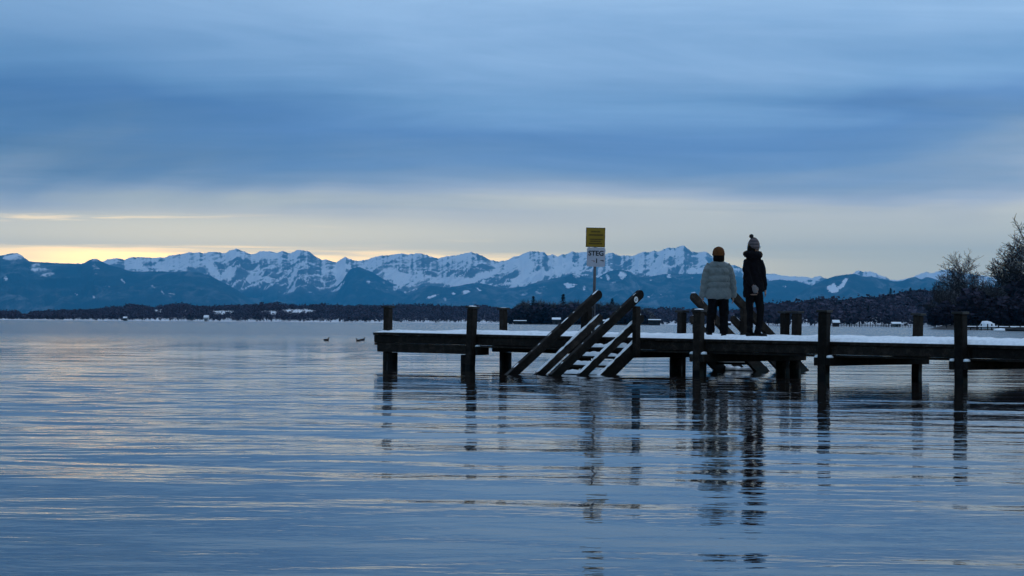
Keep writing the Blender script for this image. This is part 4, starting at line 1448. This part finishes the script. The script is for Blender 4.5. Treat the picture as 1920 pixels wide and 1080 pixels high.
def land(label, px0, px1, d0, d1, h, seed, m=GROUND, n=60):
    a0, _ = ray(px0, 605); a1, _ = ray(px1, 605)
    nr = 14
    Yf = np.linspace(d0, d1, nr)
    a = np.linspace(a0, a1, n)
    Y = np.repeat(Yf[:, None], n, 1)
    X = a[None] * Y
    Y = Y + 10 * fbm(X / 30, Y * 0, 3, seed) * (d0 / 600)
    t = np.linspace(0, 1, nr)[:, None]
    side = np.minimum(np.minimum(np.arange(n), np.arange(n)[::-1]) / 4.0, 1)[None]
    Z = -.4 + (h * np.sin(np.pi * t) ** .6 + .5 * fbm(X / 12, Y / 12, 3, seed + 1)) * side * (t > 0) * (t < 1)
    o = link('shore_bank', mesh_np('shore_bank', np.stack([X, Y, Z], -1).reshape(-1, 3), grid_faces(nr, n), True), None, m)
    tag(o, label, 'bank', kind='structure')
    return o


BANK = simple('brown_bank', (.030, .026, .026), .9, .5, .15)
# dark wooded point behind the front stairs
land('low dark bank of the wooded point', 952, 1228, 1330, 1480, 1.6, 401, BANK)
TOPS = [(958, 578), (966, 569), (976, 563), (985, 561), (993, 558), (1003, 560), (1012, 561), (1022, 559), (1033, 562), (1044, 564), (1053, 562), (1064, 563), (1074, 560), (1085, 561), (1094, 563), (1105, 564),
        (1117, 562), (1130, 561), (1141, 563), (1152, 564), (1163, 564), (1174, 566), (1185, 570), (1196, 571), (1204, 573), (1212, 578), (1218, 586)]
rt = random.Random(77)
for j, (px, py) in enumerate(TOPS):
    for q in range(2):
        d = 1370 + q * 45 + rt.uniform(-15, 15)
        a, e = ray(px + rt.uniform(-4, 4) + q * 5, py + q * 3 + rt.uniform(-1, 2))
        h = HC + e * d - .8
        place_tree('bare_tree', TREE_ARCH[(j + q * 2) % 5], a * d, d, .8, h, h * rt.uniform(.75, 1.0), rt.uniform(0, 6), 'bare tree crowded on the dark wooded point behind the front stairs', 'bare trees on the wooded point')
for k, (px, py, lab) in enumerate(((1000, 555, 'dark spruce on the wooded point left of the sign pole, leftmost of three'), (1056, 551, 'tall dark spruce standing out of the wooded point left of the sign'), (1148, 559, 'dark spruce tip between the two front handrails on the wooded point'))):
    d = 1385
    a, e = ray(px, py)
    place_spruce(k, a * d, d, .6, HC + e * d - .6, lab, 'spruces on the wooded point')
rs = np.random.default_rng(5)
n = 520
aa = rs.uniform(ray(954, 600)[0], ray(1224, 600)[0], n); yy = rs.uniform(1345, 1465, n)
pxs = 960 + aa * FPX
lim = np.interp(pxs, [p[0] for p in TOPS], [p[1] for p in TOPS])
hh = (605.5 - lim) / FPX * yy * rs.uniform(.45, .88, n)
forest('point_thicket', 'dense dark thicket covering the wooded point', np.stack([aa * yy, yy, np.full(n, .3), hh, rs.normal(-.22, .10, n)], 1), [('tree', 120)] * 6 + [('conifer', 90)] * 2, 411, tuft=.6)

# near bank and trees at the right edge
land('low dark bank under the big trees at the right edge', 1735, 2250, 505, 760, 1.6, 421, BANK)
RT = [(1764, 522, 650, 3, 'small bare tree at the left foot of the right bank group'), (1784, 500, 640, 1, 'bare tree leaning out left of the rounded crown on the right bank'),
      (1816, 466, 610, 4, 'broad bare tree with rounded frosty crown on the right bank'), (1846, 530, 640, 3, 'low bare tree in the dip right of the rounded crown'),
      (1893, 436, 560, 1, 'tall bare tree with spreading frosty limbs near the right edge'), (1930, 398, 545, 4, 'tallest bare tree cut by the right edge of the view'),
      (1995, 408, 560, 1, 'tall bare tree beyond the right edge'), (1874, 498, 640, 0, 'bare tree half hidden left of the tall trees at the right edge'),
      (1802, 506, 690, 2, 'bare tree behind the rounded crown on the right bank'), (1774, 535, 590, 0, 'low bare tree overhanging the water on the right bank'),
      (1832, 512, 570, 3, 'bare tree in front of the rounded crown on the right bank'), (1915, 470, 600, 2, 'bare tree tangled behind the tallest tree at the right edge'),
      (1798, 540, 560, 2, 'short bare tree at the water in front of the rounded crown'), (1878, 532, 545, 3, 'short bare tree in front of the dip on the right bank')]
for j, (px, py, d, k, lab) in enumerate(RT):
    a, e = ray(px, py)
    h = HC + e * d - 1.5
    place_tree('bare_tree', TREE_ARCH[k], a * d, d, 1.5, h, h * (1.0 if k == 4 else .85), j * 1.3 + .4, lab, 'bare trees on the right bank')
rs = np.random.default_rng(15)
n = 260
aa = rs.uniform(ray(1744, 600)[0], ray(2150, 600)[0], n); yy = rs.uniform(530, 720, n)
pxs = 960 + aa * FPX
lim = np.interp(pxs, [1744, 1760, 1775, 1800, 1830, 1850, 1870, 1900, 1930, 2200], [570, 552, 538, 520, 512, 535, 530, 500, 480, 470])
hh = (611 - lim) / FPX * yy * rs.uniform(.22, .85, n)
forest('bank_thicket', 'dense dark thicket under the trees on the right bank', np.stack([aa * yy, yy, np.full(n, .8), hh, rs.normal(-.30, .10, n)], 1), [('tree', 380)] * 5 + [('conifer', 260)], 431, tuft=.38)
for k, (px, py, d, lab) in enumerate(((1670, 540, 1900, 'dark spruce poking above the right ridge, left one of two'), (1707, 539, 1880, 'dark spruce poking above the right ridge, right one of two'), (1709, 556, 1700, 'dark spruce on the face of the right ridge'), (1628, 571, 1500, 'dark round spruce low on the right ridge left of the white clearing'))):
    a, e = ray(px, py); h = (17, 17, 15, 12)[k]
    place_spruce(k, a * d, d, HC + e * d - h, h, lab, 'spruces on the right ridge')


# ------------------------------------------------------------------ boathouses, jetties, boat
def house(px, d, w_px, wall_h, roof_h, depth, label, wall_col=(.02, .017, .018), z0=.4, rot=0.0, snow=True, name='boathouse'):
    a, _ = ray(px, 604)
    w = w_px * d / FPX
    root = empty(name, (a * d, d, z0), (0, 0, rot))
    tag(root, label, 'house' if name != 'boathouse' else 'boathouse')
    wm = simple('planks_%02d' % int(wall_col[0] * 100), wall_col, .85, .3, 1.5)
    link('wall', box_mesh('wall', -w / 2, w / 2, -depth / 2, depth / 2, -1.0, wall_h, .03), root, wm)
    bm = bmesh.new()
    ov = .5
    P = [(-w / 2 - ov, -depth / 2 - ov, wall_h + .02), (w / 2 + ov, -depth / 2 - ov, wall_h + .02), (w / 2 + ov, 0, wall_h + roof_h), (-w / 2 - ov, 0, wall_h + roof_h), (-w / 2 - ov, depth / 2 + ov, wall_h + .02), (w / 2 + ov, depth / 2 + ov, wall_h + .02)]
    lo = [bm.verts.new(p) for p in P]; hi = [bm.verts.new((p[0], p[1], p[2] + .18)) for p in P]
    for q in ((0, 1, 2, 3), (3, 2, 5, 4)):
        bm.faces.new([hi[i] for i in q]); bm.faces.new([lo[i] for i in q][::-1])
    for i, j in ((0, 1), (1, 2), (2, 5), (5, 4), (4, 3), (3, 0)):
        bm.faces.new((lo[i], lo[j], hi[j], hi[i]))
    link('roof', bm_mesh(bm, 'roof'), root, SNOW if snow else wm)
    dm = simple('dark_opening', (.004, .004, .005), .7, .1)
    link('door', box_mesh('door', -w * .16, w * .16, -depth / 2 - .04, -depth / 2 - .005, -.2, wall_h * .72, 0), root, dm)
    for sx in (-1, 1):
        link('window', box_mesh('window', sx * w * .33 - .4, sx * w * .33 + .4, -depth / 2 - .04, -depth / 2 - .005, wall_h * .35, wall_h * .72, 0), root, dm)
    return root


house(1227, 1300, 21, 3.1, .55, 5, 'dark boathouse with snowy roof at the right tip of the wooded point')
house(975, 1325, 22, 1.9, .40, 5, 'low dark hut with snowy roof at the left end of the wooded point')
house(1043, 1325, 14, 3.0, 1.3, 6, 'house with steep snowy roof among trees on the wooded point', (.06, .055, .06), name='lake_house')
house(1136, 1328, 9, 2.2, .9, 5, 'small snow roofed hut seen between the front handrails')
house(1366, 2260, 9, 2.2, 1.8, 6, 'tiny snow roofed hut seen between the two people')
house(1567, 1290, 11, 2.2, 1.8, 5, 'small boathouse with bright snowy roof right of the near post', (.05, .02, .018))
house(1680, 1330, 16, 1.8, 1.2, 5, 'pale grey lakeside house below the right ridge', (.20, .21, .23), name='lake_house')
house(387, 2480, 8, 4.5, 3.0, 8, 'small white house at the waterline on the far left shore', (.5, .5, .52), name='lake_house')
house(235, 2495, 6, 3.0, 2.0, 8, 'tiny grey house on the far left shore below the wooded rise', (.06, .06, .065), name='lake_house')


def jetty(px0, px1, d0, d1, ztop_, label, n=12, snow=False, w=1.6):
    a0, _ = ray(px0, 608); a1, _ = ray(px1, 608)
    p0 = Vector((a0 * d0, d0, 0)); p1 = Vector((a1 * d1, d1, 0))
    L = (p1 - p0).length
    root = empty('jetty', p0, (0, 0, math.atan2(p1.y - p0.y, p1.x - p0.x)))
    tag(root, label, 'jetty')
    link('deck', box_mesh('deck', 0, L, -w / 2, w / 2, ztop_ - .22, ztop_, .01), root, WOOD)
    pm = box_mesh('post', -.12, .12, -.12, .12, -1.2, ztop_ + .7, .01)
    for k in range(n + 1):
        for sy in (-1, 1):
            o = link('post', pm, root, WOOD)
            o.location = (L * k / n, sy * (w / 2 + .13), 0)
    if snow:
        link('snow', snow_deck(L, w), root, SNOW).location = (0, 0, ztop_ + .002)
    return root


def snow_deck(L, w):
    n = 80
    xs = np.linspace(0, L, n); ys = np.linspace(-w / 2, w / 2, 5)
    X, Y = np.meshgrid(xs, ys, indexing='ij')
    Z = (.16 + .08 * fbm(X / 3, Y, 3, 5)) * (1 - (np.abs(Y) / (w / 2)) ** 4)
    return mesh_np('snow', np.stack([X, Y, Z], -1).reshape(-1, 3), grid_faces(n, 5), True)


jetty(1556, 1716, 1180, 1120, 1.05, 'long thin dark jetty on the water below the right ridge', 16)
jetty(1816, 2000, 470, 455, .85, 'snow covered jetty in front of the trees at the right edge', 9, True, 2.2)


def boat(px, d, L, label):
    a, _ = ray(px, 616)
    root = empty('rowing_boat', (a * d, d, 0), (0, 0, R(4)))
    tag(root, label, 'boat')
    bm = bmesh.new()
    tube(bm, smooth_rings([(-L / 2, 0, .35, .5, .30), (-L * .3, 0, .28, .85, .42), (0, 0, .26, .95, .45), (L * .3, 0, .30, .7, .42), (L * .47, 0, .42, .2, .3), (L / 2, 0, .5, .03, .1)], 24), 14, ref=(0, 1, 0))
    link('hull', bm_mesh(bm, 'hull'), root, simple('dark_hull', (.006, .006, .008), .6, .2, 2), True)
    q = link('cover', lump_cap(L * .40, .72, .34, 9), root, simple('dark_tarpaulin', (.012, .012, .015), .7, .3, 2), True)
    q.location = (-.1, 0, .50)
    for x in (-L * .25, L * .2):
        q = link('snow', lump_cap(L * .08, .4, .1, 19), root, SNOW, True); q.location = (x, 0, .80)


boat(1915, 385, 6.4, 'dark covered boat moored by the snowy jetty at the right edge')


def snow_heap(px, d, w, h, label, z=.3):
    a, _ = ray(px, 608)
    o = link('snow_heap', lump_cap(w / 2, w * .4, h, int(px)), None, SNOW, True)
    o.location = (a * d, d, z)
    tag(o, label, 'snow heap')


snow_heap(1851, 500, 4.2, 1.9, 'rounded snow covered heap on the right bank behind the jetty', .4)
snow_heap(1876, 440, 3.4, .55, 'flat snowy mound floating low beside the dark boat', -.05)

# ------------------------------------------------------------------ air
def haze():
    me = box_mesh('haze', -70000, 70000, -HAZE_FAR, HAZE_FAR, -2.5, HAZE_TOP, bev=0)
    o = bpy.data.objects.new('haze', me)
    COL.objects.link(o)
    m = bpy.data.materials.new('blue_evening_air')
    m.use_nodes = True
    t = m.node_tree
    t.nodes.remove(t.nodes['Principled BSDF'])
    v = t.nodes.new('ShaderNodeVolumePrincipled')
    v.inputs['Color'].default_value = (0.07, 0.56, 1.0, 1)
    v.inputs['Density'].default_value = HAZE_DENSITY
    v.inputs['Anisotropy'].default_value = 0.0
    t.links.new(v.outputs[0], t.nodes['Material Output'].inputs['Volume'])
    me.materials.append(m)
    tag(o, 'blue evening haze over the lake and mountains', 'haze', kind='stuff')


haze()
